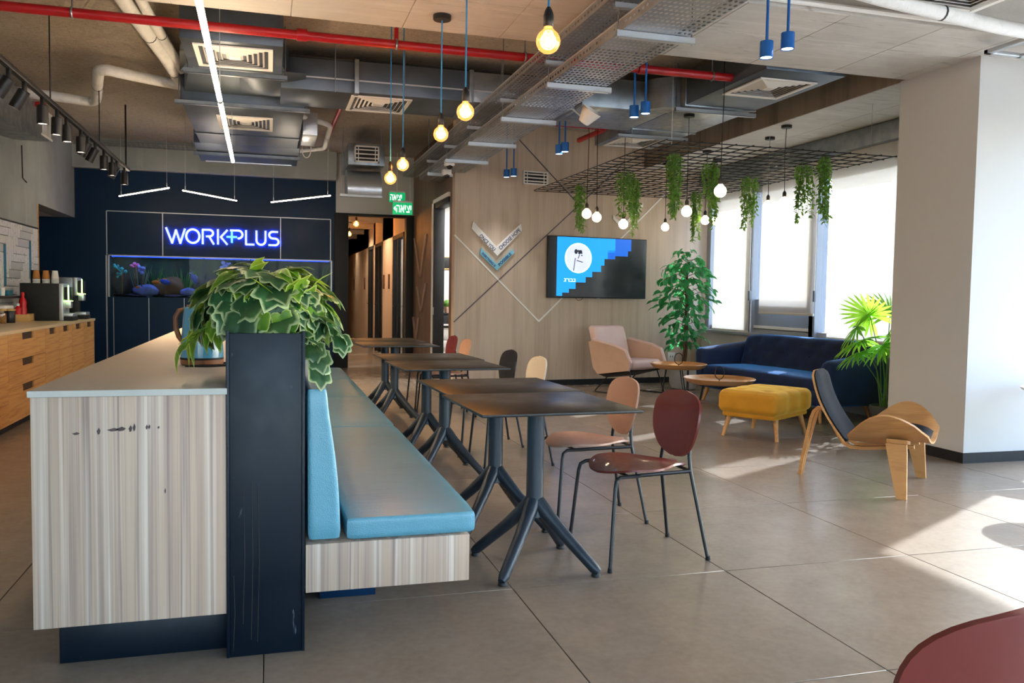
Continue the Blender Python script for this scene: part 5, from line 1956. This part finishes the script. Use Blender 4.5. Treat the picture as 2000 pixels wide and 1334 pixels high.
# ---- coffee machines
def coffee_machine(label, x, y, w, d, h, side):
    """front faces +x"""
    t = thing('coffee_machine', label, 'coffee machine', (x, y, .932), 0, 'coffee machines')
    obj('housing', G().bbox(-d, 0, -w / 2, w / 2, .0 if side else .28, h, .008), side or MT['galvanised'], t)
    f = obj('panel', G().bbox(0, .05, -w / 2, w / 2, 0 if side else .3, h, .012), MT['galvanised_bright'], t)
    obj('display', G().bbox(.05, .10, -w * .38, w * .38, h - .2, h - .04, .012), MT['black_metal'], f)
    obj('light_strip', G().bbox(.092, .106, -w * .40, -w * .36, h - .21, h - .02, .003).bbox(.05, .106, -w * .4, w * .3, h - .216, h - .208, .002), MT['machine_green'], f)
    obj('column', G().bbox(-.02 if side else -d, .03, w * .2, w * .48, 0, h - .1, .006), MT['black_metal'], t)
    obj('spout', G().bbox(.04, .11, -.05, .05, h - .30, h - .21, .01), MT['galvanised_bright'], t)
    obj('drip_tray', G().bbox(0, .15, -w * .45, w * .45, .0, .05, .006), MT['black_matte'], t)
    obj('cup_plate', G().bbox(.01, .145, -w * .4, w * .4, .05, .09, .006), MT['galvanised_bright'], t)
    return t


coffee_machine('big black sided coffee machine with paper cups on top', -2.445, 11.45, .33, .42, .45, MT['black_matte'])
coffee_machine('coffee machine with glowing green edge beside the navy wall', -2.42, 12.08, .30, .22, .535, None)


def cup_stack(label, x, y, mat, k):
    t = thing('cup_stack', label, 'paper cups', (x, y, 1.382), 0, 'upturned paper cup stacks')
    obj('cup', G().lathe([(.04, 0), (.042, .004), (.03, .1), (.0, .1)], 20, (0, 0, .055)), mat, t)
    for q in range(3):
        obj('cup_rim', G().lathe([(.041, 0), (.043, .003), (.041, .015)], 20, (0, 0, .018 * q)), MT['white_plastic'] if k else mat, t)


plain('cup_kraft', 'b5783a', .6)
cup_stack('upturned brown paper cups on the coffee machine, left stack', -2.715, 11.42, MT['cup_kraft'], 1)
cup_stack('upturned brown paper cups on the coffee machine, middle stack', -2.61, 11.42, MT['cup_kraft'], 1)
cup_stack('upturned white paper cups on the coffee machine', -2.51, 11.42, MT['white_plastic'], 1)
t = thing('cup_rack', 'black rack behind the paper cups on the coffee machine', 'rack', (-2.72, 11.52, 1.382))
obj('rack_side', G().bbox(-.07, .15, .04, .05, 0, .16, .002).bbox(-.07, -.06, -.05, .05, 0, .16, .002).bbox(-.07, .15, -.01, .05, .15, .16, .002), MT['black_matte'], t)

# ================================================================== AQUARIUM
t = thing('aquarium', 'long fish tank set into the navy wall under the lettered sign', 'aquarium', (-.74, 15.12, 1.2))
n = mk('tank_back', '12251f', .8)
n.layer(n.noise(3, 5, (1, 1, .5)), .42, .65, '2a4432', .9).layer(n.noise(5, 5, (1.5, 1, .4)), .55, .75, '4a3c24', .7).layer(n.noise(2.2, 4), .5, .7, '0a171b', .8)
obj('tank_wall', G().box(-1.79, 1.79, .52, .54, 0, .68).box(-1.80, -1.79, 0, .54, 0, .68).box(1.79, 1.80, 0, .54, 0, .68).box(-1.79, 1.79, 0, .54, -.01, 0).box(-1.79, 1.79, .06, .54, .68, .69), MT['tank_back'], t)
obj('glass_front', G().box(-1.79, 1.79, 0, .008, 0, .68), MT['tank_glass'], t)
obj('frame', G().box(-1.80, -1.775, -.03, .02, 0, .69).box(1.775, 1.80, -.03, .02, 0, .69).box(-1.8, 1.8, -.03, .02, .672, .69), MT['silver_line'], t)
obj('light_strip', G().box(-1.75, 1.75, .03, .06, .66, .675), MT['tank_blue'], t)
n = mk('tank_gravel', '2a2433', .9)
n.layer(n.noise(60, 3), .45, .65, '57506e', .9).bump(n.noise(60, 3), .8, .01)
obj('gravel', G().surf(lambda u, v: (-1.78 + 3.56 * u, .01 + .5 * v, .03 + .03 * v + .012 * math.sin(u * 40) * math.cos(v * 9)), 60, 8), MT['tank_gravel'], t)['kind'] = 'stuff'
obj('divider', G().box(-.33, -.31, .02, .03, 0, .68).box(.42, .44, .02, .03, 0, .68), MT['navy'], t)
lamp('AREA', t, (-.9, .25, .66), 2.2, (.3, .5, 1), (1.6, .3), (0, 0, 0))
lamp('AREA', t, (.9, .25, .66), 1.2, (.4, .6, 1), (1.6, .3), (0, 0, 0))
lamp('AREA', t, (-.7, .05, .6), .5, (.8, 1, .75), (2.0, .1), (.9, 0, 0))
plain('lit_violet', '6f78c8', .85, scale=20, bump=.5)  # violet cast of the tank light, painted into the rock colour
plain('rock_dark', '2b2a33', .9, scale=20, bump=.5)
plain('coral_brown', '6d4a35', .85, scale=25, bump=.5)
plain('coral_pink', 'c75a9a', .8, scale=30, bump=.3)
plain('coral_cyan', '2fa8b8', .8, scale=30, bump=.3)
plain('water_weed', '2f6a22', .7)
plain('tube_sponge', '6b6e62', .8, scale=20, bump=.4)


def rock(label, x, y, sx, sy, sz, mat, seed):
    r = random.Random(seed)
    ph = [r.uniform(0, 6) for _ in range(6)]
    g = G()
    n_, m_ = 16, 10
    vs, fs = [], []
    for i in range(m_ + 1):
        t_ = PI * i / m_
        for k in range(n_):
            a = 2 * PI * k / n_
            q = 1 + .18 * math.sin(3 * a + ph[0] + 2 * t_) + .12 * math.sin(5 * a + ph[1]) * math.sin(t_ * 3 + ph[2]) + .08 * math.sin(9 * a + ph[3] + t_ * 5)
            vs.append((sx * q * math.sin(t_) * math.cos(a), sy * q * math.sin(t_) * math.sin(a), sz * (.42 - q * .5 * math.cos(t_))))
    for i in range(m_):
        for k in range(n_):
            l = (k + 1) % n_
            fs.append((i * n_ + k, i * n_ + l, (i + 1) * n_ + l, (i + 1) * n_ + k))
    tag(obj('aquarium_rock', g.add(vs, fs), mat, loc=(x, y, 1.24), angle=60), label, 'rock', 'aquarium rocks')


rock('large rock lit pale violet at the left of the fish tank', -1.98, 15.3, .2, .1, .17, MT['lit_violet'], 1)
rock('black rock in the left corner of the fish tank', -2.38, 15.38, .14, .1, .44, MT['rock_dark'], 2)
rock('mound of brown coral rock behind the orange fish', -1.62, 15.42, .24, .12, .3, MT['coral_brown'], 3)
rock('small rock lit pale violet in the middle of the fish tank', -1.32, 15.28, .12, .08, .13, MT['lit_violet'], 4)
rock('dark rock pile beside the tank divider', -1.05, 15.45, .2, .12, .36, MT['rock_dark'], 5)
rock('flat rock lit violet by the tank divider', -.93, 15.26, .16, .08, .11, MT['lit_violet'], 6)
rock('mossy rock at the right end of the fish tank', .75, 15.42, .25, .12, .36, MT['tank_back'], 7)


def weed(label, x, y, h, w, mat, seed, nb=14):
    r = random.Random(seed)
    t = thing('water_plant', label, 'water plant', (x, y, 1.235), 0, 'water plants')
    g = G()
    for k in range(nb):
        a, hh = r.uniform(0, 6.28), h * r.uniform(.5, 1)
        ww = w * r.uniform(.2, 1)
        lv, lf = leaf_geo(hh, .012, .1, .0, 6)
        g.add(lv, lf, Matrix.Translation((ww * .3 * math.cos(a), ww * .25 * math.sin(a), 0)) @ rot_to((math.cos(a) * ww, math.sin(a) * ww * .3, h), r.uniform(0, 6)))
    obj('blades', g, mat, t, angle=180)['kind'] = 'stuff'
    obj('root', G().sphere((0, 0, .01), .02, 8, 6), MT['rock_dark'], t)


weed('bushy green water plant in the left half of the tank', -1.42, 15.5, .5, .5, MT['water_weed'], 11, 40)
weed('tall grey green water plant beside the black rock', -2.12, 15.5, .56, .3, MT['tube_sponge'], 12, 16)
weed('pale green water plant left of the violet-lit rock', -1.86, 15.52, .58, .25, MT['water_weed'], 13, 12)
weed('dark green water plant at the right of the tank', .3, 15.45, .55, .5, MT['water_weed'], 14, 24)
weed('green water plant by the right glass end', .82, 15.45, .6, .4, MT['water_weed'], 15, 20)


def coral(label, x, y, z, mat, seed, s=.1):
    r = random.Random(seed)
    t = thing('coral', label, 'coral', (x, y, z), 0, 'corals in the tank')
    g = G().tube([(0, 0, z * -1 + 1.24), (0.01, 0, -.02)], .012, 6)
    obj('coral_stalk', g, MT['coral_brown'], t)
    g = G()
    for k in range(9):
        p = Vector((r.uniform(-s, s), r.uniform(-.05, .05), r.uniform(-s * .8, s)))
        g.sphere(tuple(p), r.uniform(.018, .034), 8, 6)
        g.tube([(0, 0, -.02), p], .006, 5)
    obj('polyps', g, mat, t)['kind'] = 'stuff'


coral('cyan dotted coral at the left end of the tank', -2.36, 15.3, 1.62, MT['coral_cyan'], 1, .12)
coral('magenta coral near the top left of the tank', -2.16, 15.34, 1.72, MT['coral_pink'], 2, .06)
coral('lilac coral beside the magenta one', -2.06, 15.3, 1.65, MT['lit_violet'], 3, .06)
coral('cyan coral right of the tank divider', -.62, 15.35, 1.6, MT['coral_cyan'], 4, .14)
coral('lilac coral high right of the tank divider', -.72, 15.32, 1.74, MT['lit_violet'], 5, .07)


def fish(label, x, y, z, s, body, fin, rz, tilt):
    t = thing('fish', label, 'fish', (x, y, z), 0, 'fish in the tank')
    t.rotation_euler = (0, tilt, rz)
    obj('fish_body', G().sphere((0, 0, 0), s, 14, 10, 1, .32, .5), body, t)
    obj('tail_fin', G().prism([(-s * .85, 0), (-s * 1.5, -s * .45), (-s * 1.3, 0), (-s * 1.5, s * .45)], -.003, .003, 'y'), fin, t)
    obj('dorsal_fin', G().prism([(-s * .6, s * .35), (s * .4, s * .42), (-s * .1, s * .75), (-s * .6, s * .6)], -.003, .003, 'y'), fin, t)
    obj('eye', G().sphere((s * .68, -s * .2, s * .1), s * .08, 8, 6), MT['black_metal'], t)


plain('fish_blue', '2b4bd0', .35)
plain('fish_orange', 'e07a1c', .35)
plain('fish_pink', 'e08a7a', .35)
fish('blue fish with orange tail in the middle of the tank', -1.68, 15.2, 1.46, .085, MT['fish_blue'], MT['fish_orange'], .15, .25)
fish('orange fish just left of the blue one', -1.83, 15.18, 1.45, .06, MT['fish_orange'], MT['fish_orange'], PI, -.1)
fish('striped blue fish swimming steeply downward', -1.22, 15.2, 1.52, .09, MT['fish_blue'], MT['lit_violet'], .2, 1.1)
fish('small orange fish above the violet-lit rock', -2.1, 15.18, 1.36, .035, MT['fish_orange'], MT['fish_orange'], 0, 0)
fish('tiny pink fish right of the tank divider', -.52, 15.2, 1.65, .035, MT['fish_pink'], MT['fish_pink'], 0, .3)


# ================================================================== SIGNS AND SCREEN
def strokes(segs, w, y0, y1, fx, fz):
    """flat bars along polylines, discs at the bends"""
    g = G()
    for line in segs:
        P = [Vector((fx(a), fz(b))) for a, b in line]
        for i, (p, q) in enumerate(zip(P[:-1], P[1:])):
            d = (q - p).normalized()
            nn = Vector((-d.y, d.x)) * w / 2
            g.prism([tuple(p - nn), tuple(q - nn), tuple(q + nn), tuple(p + nn)], y0, y1, 'y')
            if i > 0:
                g.prism([(p.x + w / 2 * math.cos(2 * PI * k / 14), p.y + w / 2 * math.sin(2 * PI * k / 14)) for k in range(14)], y0, y1, 'y')
    return g


def arc(cx, cy, rx, ry, a0, a1, n=10):
    return [(cx + rx * math.cos(math.radians(a0 + (a1 - a0) * k / n)), cy + ry * math.sin(math.radians(a0 + (a1 - a0) * k / n))) for k in range(n + 1)]


LET = [('W', 160, [[(14, 0), (97, 215), (149, 35), (207, 215), (272, 8)]]),
       ('O', 435, [arc(103, 112, 90, 96, 0, 360, 30)]),
       ('R', 655, [[(18, 222), (18, 16), (110, 16)] + arc(112, 62, 48, 46, -90, 90, 10) + [(60, 108)], [(105, 108), (172, 222)]]),
       ('K', 865, [[(18, 0), (18, 220)], [(152, 6), (58, 112), (150, 220)]]),
       ('P', 1045, [[(4, 12), (120, 12)] + arc(122, 68, 58, 56, -90, 90, 12) + [(118, 124)]]),
       ('L', 1255, [[(20, 0), (20, 206), (140, 206)]]),
       ('U', 1405, [[(18, 0), (18, 140)] + arc(82, 142, 64, 64, 180, 0, 12)[:0] + [(18 + 64 - 64 * math.cos(a), 142 + 64 * math.sin(a)) for a in [PI * k / 12 for k in range(13)]] + [(146, 0)]]),
       ('S', 1590, [[(142, 12), (62, 12)] + [(62 - 48 * math.sin(a), 60 - 48 * math.cos(a)) for a in [PI * k / 10 for k in range(11)]] + [(95, 110)] + [(98 + 50 * math.sin(a), 158 - 48 * math.cos(a)) for a in [PI * k / 10 for k in range(11)]] + [(2, 206)]])]
t = thing('letter_sign', 'glowing white WORKPLUS lettering with blue halo on the navy wall', 'sign', (0, 15.04, 0))
K_ = .00115
for ch, x0, segs in LET:
    fx = lambda a, x0=x0: -1.662 + (x0 - 160 + a) * K_
    fz = lambda b: 2.362 - b * K_ * 1.02
    o = obj('letter', strokes(segs, .034, 0, .02, fx, fz), MT['sign_white'], t)
    obj('halo_strip', strokes(segs, .028, .024, .028, fx, fz), MT['sign_halo'], o)
fx = lambda a: -1.662 + (1000 - 160 + a) * K_
fz = lambda b: 2.362 - b * K_ * 1.02
o = obj('plus_mark', strokes([[(0, 106), (150, 106)], [(76, 26), (76, 190)]], .034, -.002, .02, fx, fz), MT['sign_mint'], t)
obj('halo_strip', strokes([[(0, 106), (150, 106)], [(76, 26), (76, 190)]], .028, .024, .028, fx, fz), MT['sign_halo'], o)


def text_mesh(body, size, extrude=.002, bold=.0):
    cu = bpy.data.curves.new('lettering', 'FONT')
    cu.body = body
    cu.size = size
    cu.extrude = extrude
    cu.offset = bold
    cu.align_x = 'CENTER'
    cu.align_y = 'CENTER'
    cu.resolution_u = 3
    o = bpy.data.objects.new('lettering_tmp', cu)
    col.objects.link(o)
    dg = bpy.context.evaluated_depsgraph_get()
    me = bpy.data.meshes.new_from_object(o.evaluated_get(dg))
    bpy.data.objects.remove(o, do_unlink=True)
    bpy.data.curves.remove(cu)
    return me


def lettering(body, size, mat, parent, loc, rot, width=None, height=None, name='lettering', bold=0.0):
    me = text_mesh(body, size, .001, bold)
    if not me.vertices:
        return None
    xs = [v.co.x for v in me.vertices]
    ys = [v.co.y for v in me.vertices]
    sx = width / (max(xs) - min(xs)) if width else 1
    sy = height / (max(ys) - min(ys)) if height else sx
    mx, my = (max(xs) + min(xs)) / 2, (max(ys) + min(ys)) / 2
    for v in me.vertices:
        v.co.x = (v.co.x - mx) * sx
        v.co.y = (v.co.y - my) * sy
    me.materials.clear()
    me.materials.append(mat)
    o = bpy.data.objects.new(name, me)
    col.objects.link(o)
    o.parent = parent
    o.location = loc
    o.rotation_euler = rot
    return o


# ---- exit sign
t = thing('exit_sign', 'green exit sign with Hebrew lettering hung before the corridor', 'sign', (2.047, 13.5, 2.682))
obj('plate', G().bbox(-.157, .157, -.008, .008, -.095, .095, .004), MT['exit_green'], t)
lettering('\u05d4\u05d0\u05d9\u05e6\u05d9', .14, MT['exit_white'], t, (.02, -.010, -.003), (PI / 2, 0, 0), .24, .115, bold=.0015)
obj('arrow', G().prism([(-.145, 0), (-.112, -.04), (-.112, .04)], -.0115, -.007, 'y'), MT['exit_white'], t)
obj('bracket', G().bbox(-.15, .15, -.015, .015, .095, .125, .004).tube([(-.1, 0, .12), (-.1, 0, .5)], .005, 5).tube([(.12, 0, .12), (.12, 0, .5)], .005, 5), MT['white_plastic'], t)
t = thing('exit_sign', 'second green exit sign higher up behind the first', 'sign', (2.12, 14.6, 2.98))
obj('plate', G().bbox(-.14, .14, -.008, .008, -.085, .085, .004), MT['exit_green'], t)
lettering('\u05d4\u05d0\u05d9\u05e6\u05d9', .14, MT['exit_white'], t, (-.02, -.010, 0), (PI / 2, 0, 0), .2, .1, bold=.0015)
obj('bracket', G().bbox(-.13, .13, -.012, .012, .085, .11, .003).tube([(0, 0, .1), (0, 0, .76)], .006, 5), MT['white_plastic'], t)

# ---- chevron wall signs on the wood wall
wall_rot = (0, 0, ALPHA)


def on_wall_thing(name, label, cat):
    t = thing(name, label, cat, tuple(WO))
    t.rotation_euler = wall_rot
    return t


plain('ink_navy', '263a6b', .6)
plain('sign_sky', '7cc0dc', .5)


def chevron(g, P, d0, d1):
    g.prism([P[0], P[5], P[4], P[1]], d0, d1, 'y')
    g.prism([P[1], P[4], P[3], P[2]], d0, d1, 'y')
    return g


t = on_wall_thing('chevron_sign', 'white chevron sign lettered ONCE YOU CHOOSE HOPE', 'sign')
obj('board', chevron(G(), [(.264, 2.356), (.627, 2.015), (.995, 2.36), (1.01, 2.26), (.637, 1.882), (.242, 2.253)], -.025, -.001), MT['white_paint'], t)
lettering('ONCE YOU', .08, MT['ink_navy'], t, (.482, -.027, 2.066), (PI / 2, math.radians(42.5), 0), .30, .056, bold=.001)
lettering('CHOOSE HOPE', .08, MT['ink_navy'], t, (.822, -.027, 2.13), (PI / 2, math.radians(-43), 0), .42, .056, bold=.001)
t = on_wall_thing('chevron_sign', 'small light blue chevron sign lettered EVERYTHING IS POSSIBLE', 'sign')
obj('board', chevron(G(), [(.39, 1.988), (.63, 1.763), (.867, 1.985), (.901, 1.94), (.632, 1.675), (.375, 1.9)], -.025, -.001), MT['sign_sky'], t)
lettering('EVERYTHING IS', .05, MT['ink_navy'], t, (.506, -.027, 1.826), (PI / 2, math.radians(42.5), 0), .27, .034, bold=.001)
lettering('POSSIBLE', .05, MT['ink_navy'], t, (.752, -.027, 1.838), (PI / 2, math.radians(-43), 0), .25, .042, bold=.001)
t = on_wall_thing('chevron_mark', 'small plain white chevron on the wood wall above the screen', 'wall decor')
obj('board', chevron(G(), [(2.498, 2.558), (2.672, 2.413), (3.009, 2.767), (3.011, 2.703), (2.673, 2.347), (2.499, 2.496)], -.02, -.001), MT['white_paint'], t)
# ---- V marks on the brown side wall
for V, lab in (([(14.905, 2.312), (14.287, 1.644), (13.755, 2.308)], 'largest wooden V mark on the brown side wall'), ([(14.603, 1.453), (14.175, 1.054), (13.74, 1.501)], 'middle wooden V mark on the brown side wall'),
               ([(15.0, .914), (14.69, .527), (14.408, .91)], 'lowest wooden V mark on the brown side wall')):
    t = thing('v_mark', lab, 'wall decor', (2.49, 0, 0), 0, 'V marks on the brown wall')
    for a, b in zip(V[:-1], V[1:]):
        lo, hi = (a, b) if a[1] < b[1] else (b, a)
        P = [(lo[0] - .06, lo[1] - .03), (lo[0] + .06, lo[1] - .03), (hi[0] + .07, hi[1]), (hi[0] - .07, hi[1])]
        obj('v_arm', G().prism(P, -.02, -.001, 'x'), plain('v_wood', 'a08a78', .6).m if 'v_wood' not in MT else MT['v_wood'], t)

# ---- wall vent, socket
t = on_wall_thing('wall_vent', 'white four slot vent grille on the wood wall', 'vent')
obj('grille', duct_grille(G(), 1.026, 1.415, 2.926, 3.122, -.001), MT['white_plastic'], t)
obj('vent_dark', G().box(1.036, 1.405, -.006, -.001, 2.936, 3.112), MT['black_matte'], t)
t = on_wall_thing('wall_socket', 'white socket plate low on the wood wall behind the ficus', 'socket')
obj('plate', G().bbox(3.53, 3.66, -.012, -.001, .33, .47, .006), MT['white_plastic'], t)
obj('socket_hole', G().box(3.57, 3.58, -.0125, -.011, .39, .42).box(3.61, 3.62, -.0125, -.011, .39, .42), MT['black_matte'], t)

# ---- television
t = on_wall_thing('television', 'large wall mounted flat screen showing a blue picture with a round emblem', 'television')
S0, S1, Z0, Z1 = 1.405, 3.06, 1.30, 2.205
obj('case', G().bbox(S0, S1, -.075, -.03, Z0, Z1, .006), MT['black_metal'], t)
obj('wall_mount', G().box(S0 + .4, S1 - .4, -.03, -.001, Z0 + .25, Z1 - .25), MT['black_metal'], t)
sc = obj('screen', G().box(S0 + .012, S1 - .012, -.0765, -.0745, Z0 + .014, Z1 - .012), MT['screen_glass'], t)
TXp = lambda p: S0 + (p - 888) * (S1 - S0) / 912
TZp = lambda p: Z1 - (p - 405) * (Z1 - Z0) / 558
steps = [(968, 1500, 412, 540), (968, 1430, 540, 600), (968, 1400, 600, 660), (968, 1370, 660, 720), (968, 1290, 720, 770), (968, 1230, 770, 820), (968, 1140, 820, 880), (968, 1080, 880, 915), (968, 1020, 915, 945)]
for a, b, c, d in steps:
    obj('picture_area', G().box(TXp(a), TXp(b), -.0772, -.0766, TZp(d), TZp(c)), MT['screen_blue'], sc)
for a, b, c, d in ((1500, 1650, 412, 520), (1430, 1620, 520, 570), (1430, 1500, 570, 600)):
    obj('picture_area', G().box(TXp(a), TXp(b), -.0772, -.0766, TZp(d), TZp(c)), MT['screen_deep'], sc)
c0 = (TXp(1160), TZp(600))
RR = .222
circ = lambda r_: [(c0[0] + r_ * math.cos(2 * PI * k / 48), c0[1] + r_ * 1.0 * math.sin(2 * PI * k / 48)) for k in range(48)]
obj('emblem_ring', G().prism(circ(RR), -.0776, -.0771, 'y'), MT['screen_ring'], sc)
em = obj('emblem_disc', G().prism(circ(RR * .92), -.078, -.0775, 'y'), MT['screen_white'], sc)
ex, ez = c0
g = strokes([[(-.075, -.19), (-.062, -.08), (-.05, .0)], [(-.03, -.035), (.02, -.045), (.075, -.06)], [(-.005, -.005), (.02, .055)]], .012, -.0784, -.0779, lambda a: ex + a, lambda b: ez + b)
for a, b, w in ((.015, .075, .022), (.035, .10, .026), (.0, .105, .02), (.05, .075, .016), (.055, .04, .012)):
    g.prism([(ex + a + w * math.cos(2 * PI * k / 10), ez + b + w * .8 * math.sin(2 * PI * k / 10)) for k in range(10)], -.0784, -.0779, 'y')
g.prism([(ex - .04 + .028 * math.cos(2 * PI * k / 14), ez + .095 + .036 * math.sin(2 * PI * k / 14)) for k in range(14)], -.0783, -.0779, 'y')
obj('emblem_drawing', g, MT['screen_ink'], sc)
lettering('\u05d2\u05e8\u05d1\u05e0', .1, MT['screen_ring'], sc, (TXp(1085), -.0778, TZp(802)), (PI / 2, 0, 0), .19, .05, bold=.002)
obj('cable', G().tube([(TXp(1150), -.05, Z0), (TXp(1170), -.05, Z0 - .04), (TXp(1200), -.05, Z0 - .03), (TXp(1215), -.05, Z0)], .004, 5), MT['cord_black'], t)
obj('status_light', G().bbox(TXp(1335), TXp(1365), -.08, -.074, Z0 - .006, Z0 + .003, .001), MT['galvanised_bright'], t)

# ================================================================== ROOM BEHIND THE DOOR, CORRIDOR LAMPS
t = thing('drawer_unit', 'white drawer unit in the room seen through the open door', 'drawers', (2.95, 13.66, 0))
obj('carcass', G().bbox(-.32, .32, -.2, .22, 0, .78, .004), MT['white_paint'], t)
for k in range(4):
    d = obj('drawer', G().bbox(-.31, .31, -.215, -.2, .03 + .185 * k, .2 + .185 * k, .004), MT['white_paint'], t)
    obj('pull', G().box(-.08, .08, -.222, -.214, .175 + .185 * k, .195 + .185 * k), MT['black_matte'], d)
t = thing('printer', 'black printer on the white drawer unit', 'printer', (2.9, 13.66, .78))
obj('printer_body', G().bbox(-.26, .26, -.18, .18, 0, .2, .015), MT['black_matte'], t)
obj('paper_tray', G().bbox(-.2, .2, -.24, -.18, .03, .06, .004), MT['white_plastic'], t)
obj('scan_lid', G().bbox(-.25, .25, -.17, .17, .2, .24, .01), MT['black_metal'], t)
t = thing('potted_plant', 'small plant pot on the printer', 'plant', (2.82, 13.6, 1.02))
obj('pot', G().lathe([(.05, 0), (.065, .1), (.06, .1), (0, .09)], 16, cap=False), MT['tan_leather'], t)
obj('foliage', G().sphere((0, 0, .15), .075, 9, 7, 1, 1, .9), MT['leaf_trailing'], t)['kind'] = 'stuff'
t = thing('wall_board', 'dark lettered board on the white wall through the open door', 'sign', (2.95, 13.9, 1.85))
obj('board', G().bbox(-.28, .28, -.02, -.001, -.09, .09, .004), MT['black_matte'], t)
obj('board_trim', G().bbox(-.29, .29, -.022, -.001, .09, .105, .002).bbox(-.29, .29, -.022, -.001, -.105, -.09, .002), MT['wood_crate'], t)
t = thing('ceiling_panel', 'lit ceiling panel in the room behind the open door', 'ceiling lamp', (3.4, 12.85, 2.89))
obj('frame', G().bbox(-.31, .31, -.31, .31, -.02, .005, .004), MT['white_paint'], t)
obj('diffuser', G().box(-.29, .29, -.29, .29, -.024, -.02), MT['led_cool'], t)
lamp('AREA', t, (0, 0, -.04), 60, (1, .97, .93), (.55, .55), (0, 0, 0))
t = thing('office_lamp', 'ceiling lamp in the corridor office behind the glass door', 'ceiling lamp', (3.3, 16.0, 2.49))
obj('diffuser', G().lathe([(.2, -.03), (.21, 0), (0, 0)], 20), MT['led_spot'], t)
lamp('POINT', t, (0, 0, -.2), 25, (1, .9, .78), .15)
amber_bulb(1.62, 16.6, 2.66, 2.95, 'amber bulb nearest inside the corridor')
amber_bulb(1.45, 16.9, 2.62, 2.95, 'amber bulb half hidden at the corridor edge')
amber_bulb(1.75, 19.5, 2.66, 2.95, 'amber bulb farther down the corridor')
for y, e in ((17.5, 75), (20.5, 75), (24, 75)):
    t = thing('corridor_downlight', {17.5: 'ceiling downlight near the corridor mouth', 20.5: 'ceiling downlight halfway down the corridor', 24: 'ceiling downlight at the end of the corridor'}[y], 'ceiling lamp', (1.75, y, 2.95), 0, 'corridor downlights')
    obj('ring', G().lathe([(.09, -.012), (.095, 0), (.07, 0), (.065, -.012)], 20, cap=False), MT['white_paint'], t)
    obj('lens', G().lathe([(.0005, -.006), (.068, -.006), (.068, -.002), (.0005, -.002)], 16), MT['led_spot'], t)
    lamp('SPOT', t, (0, 0, -.02), e, (1, .76, .5), .06, (0, 0, 0), math.radians(140), .6)
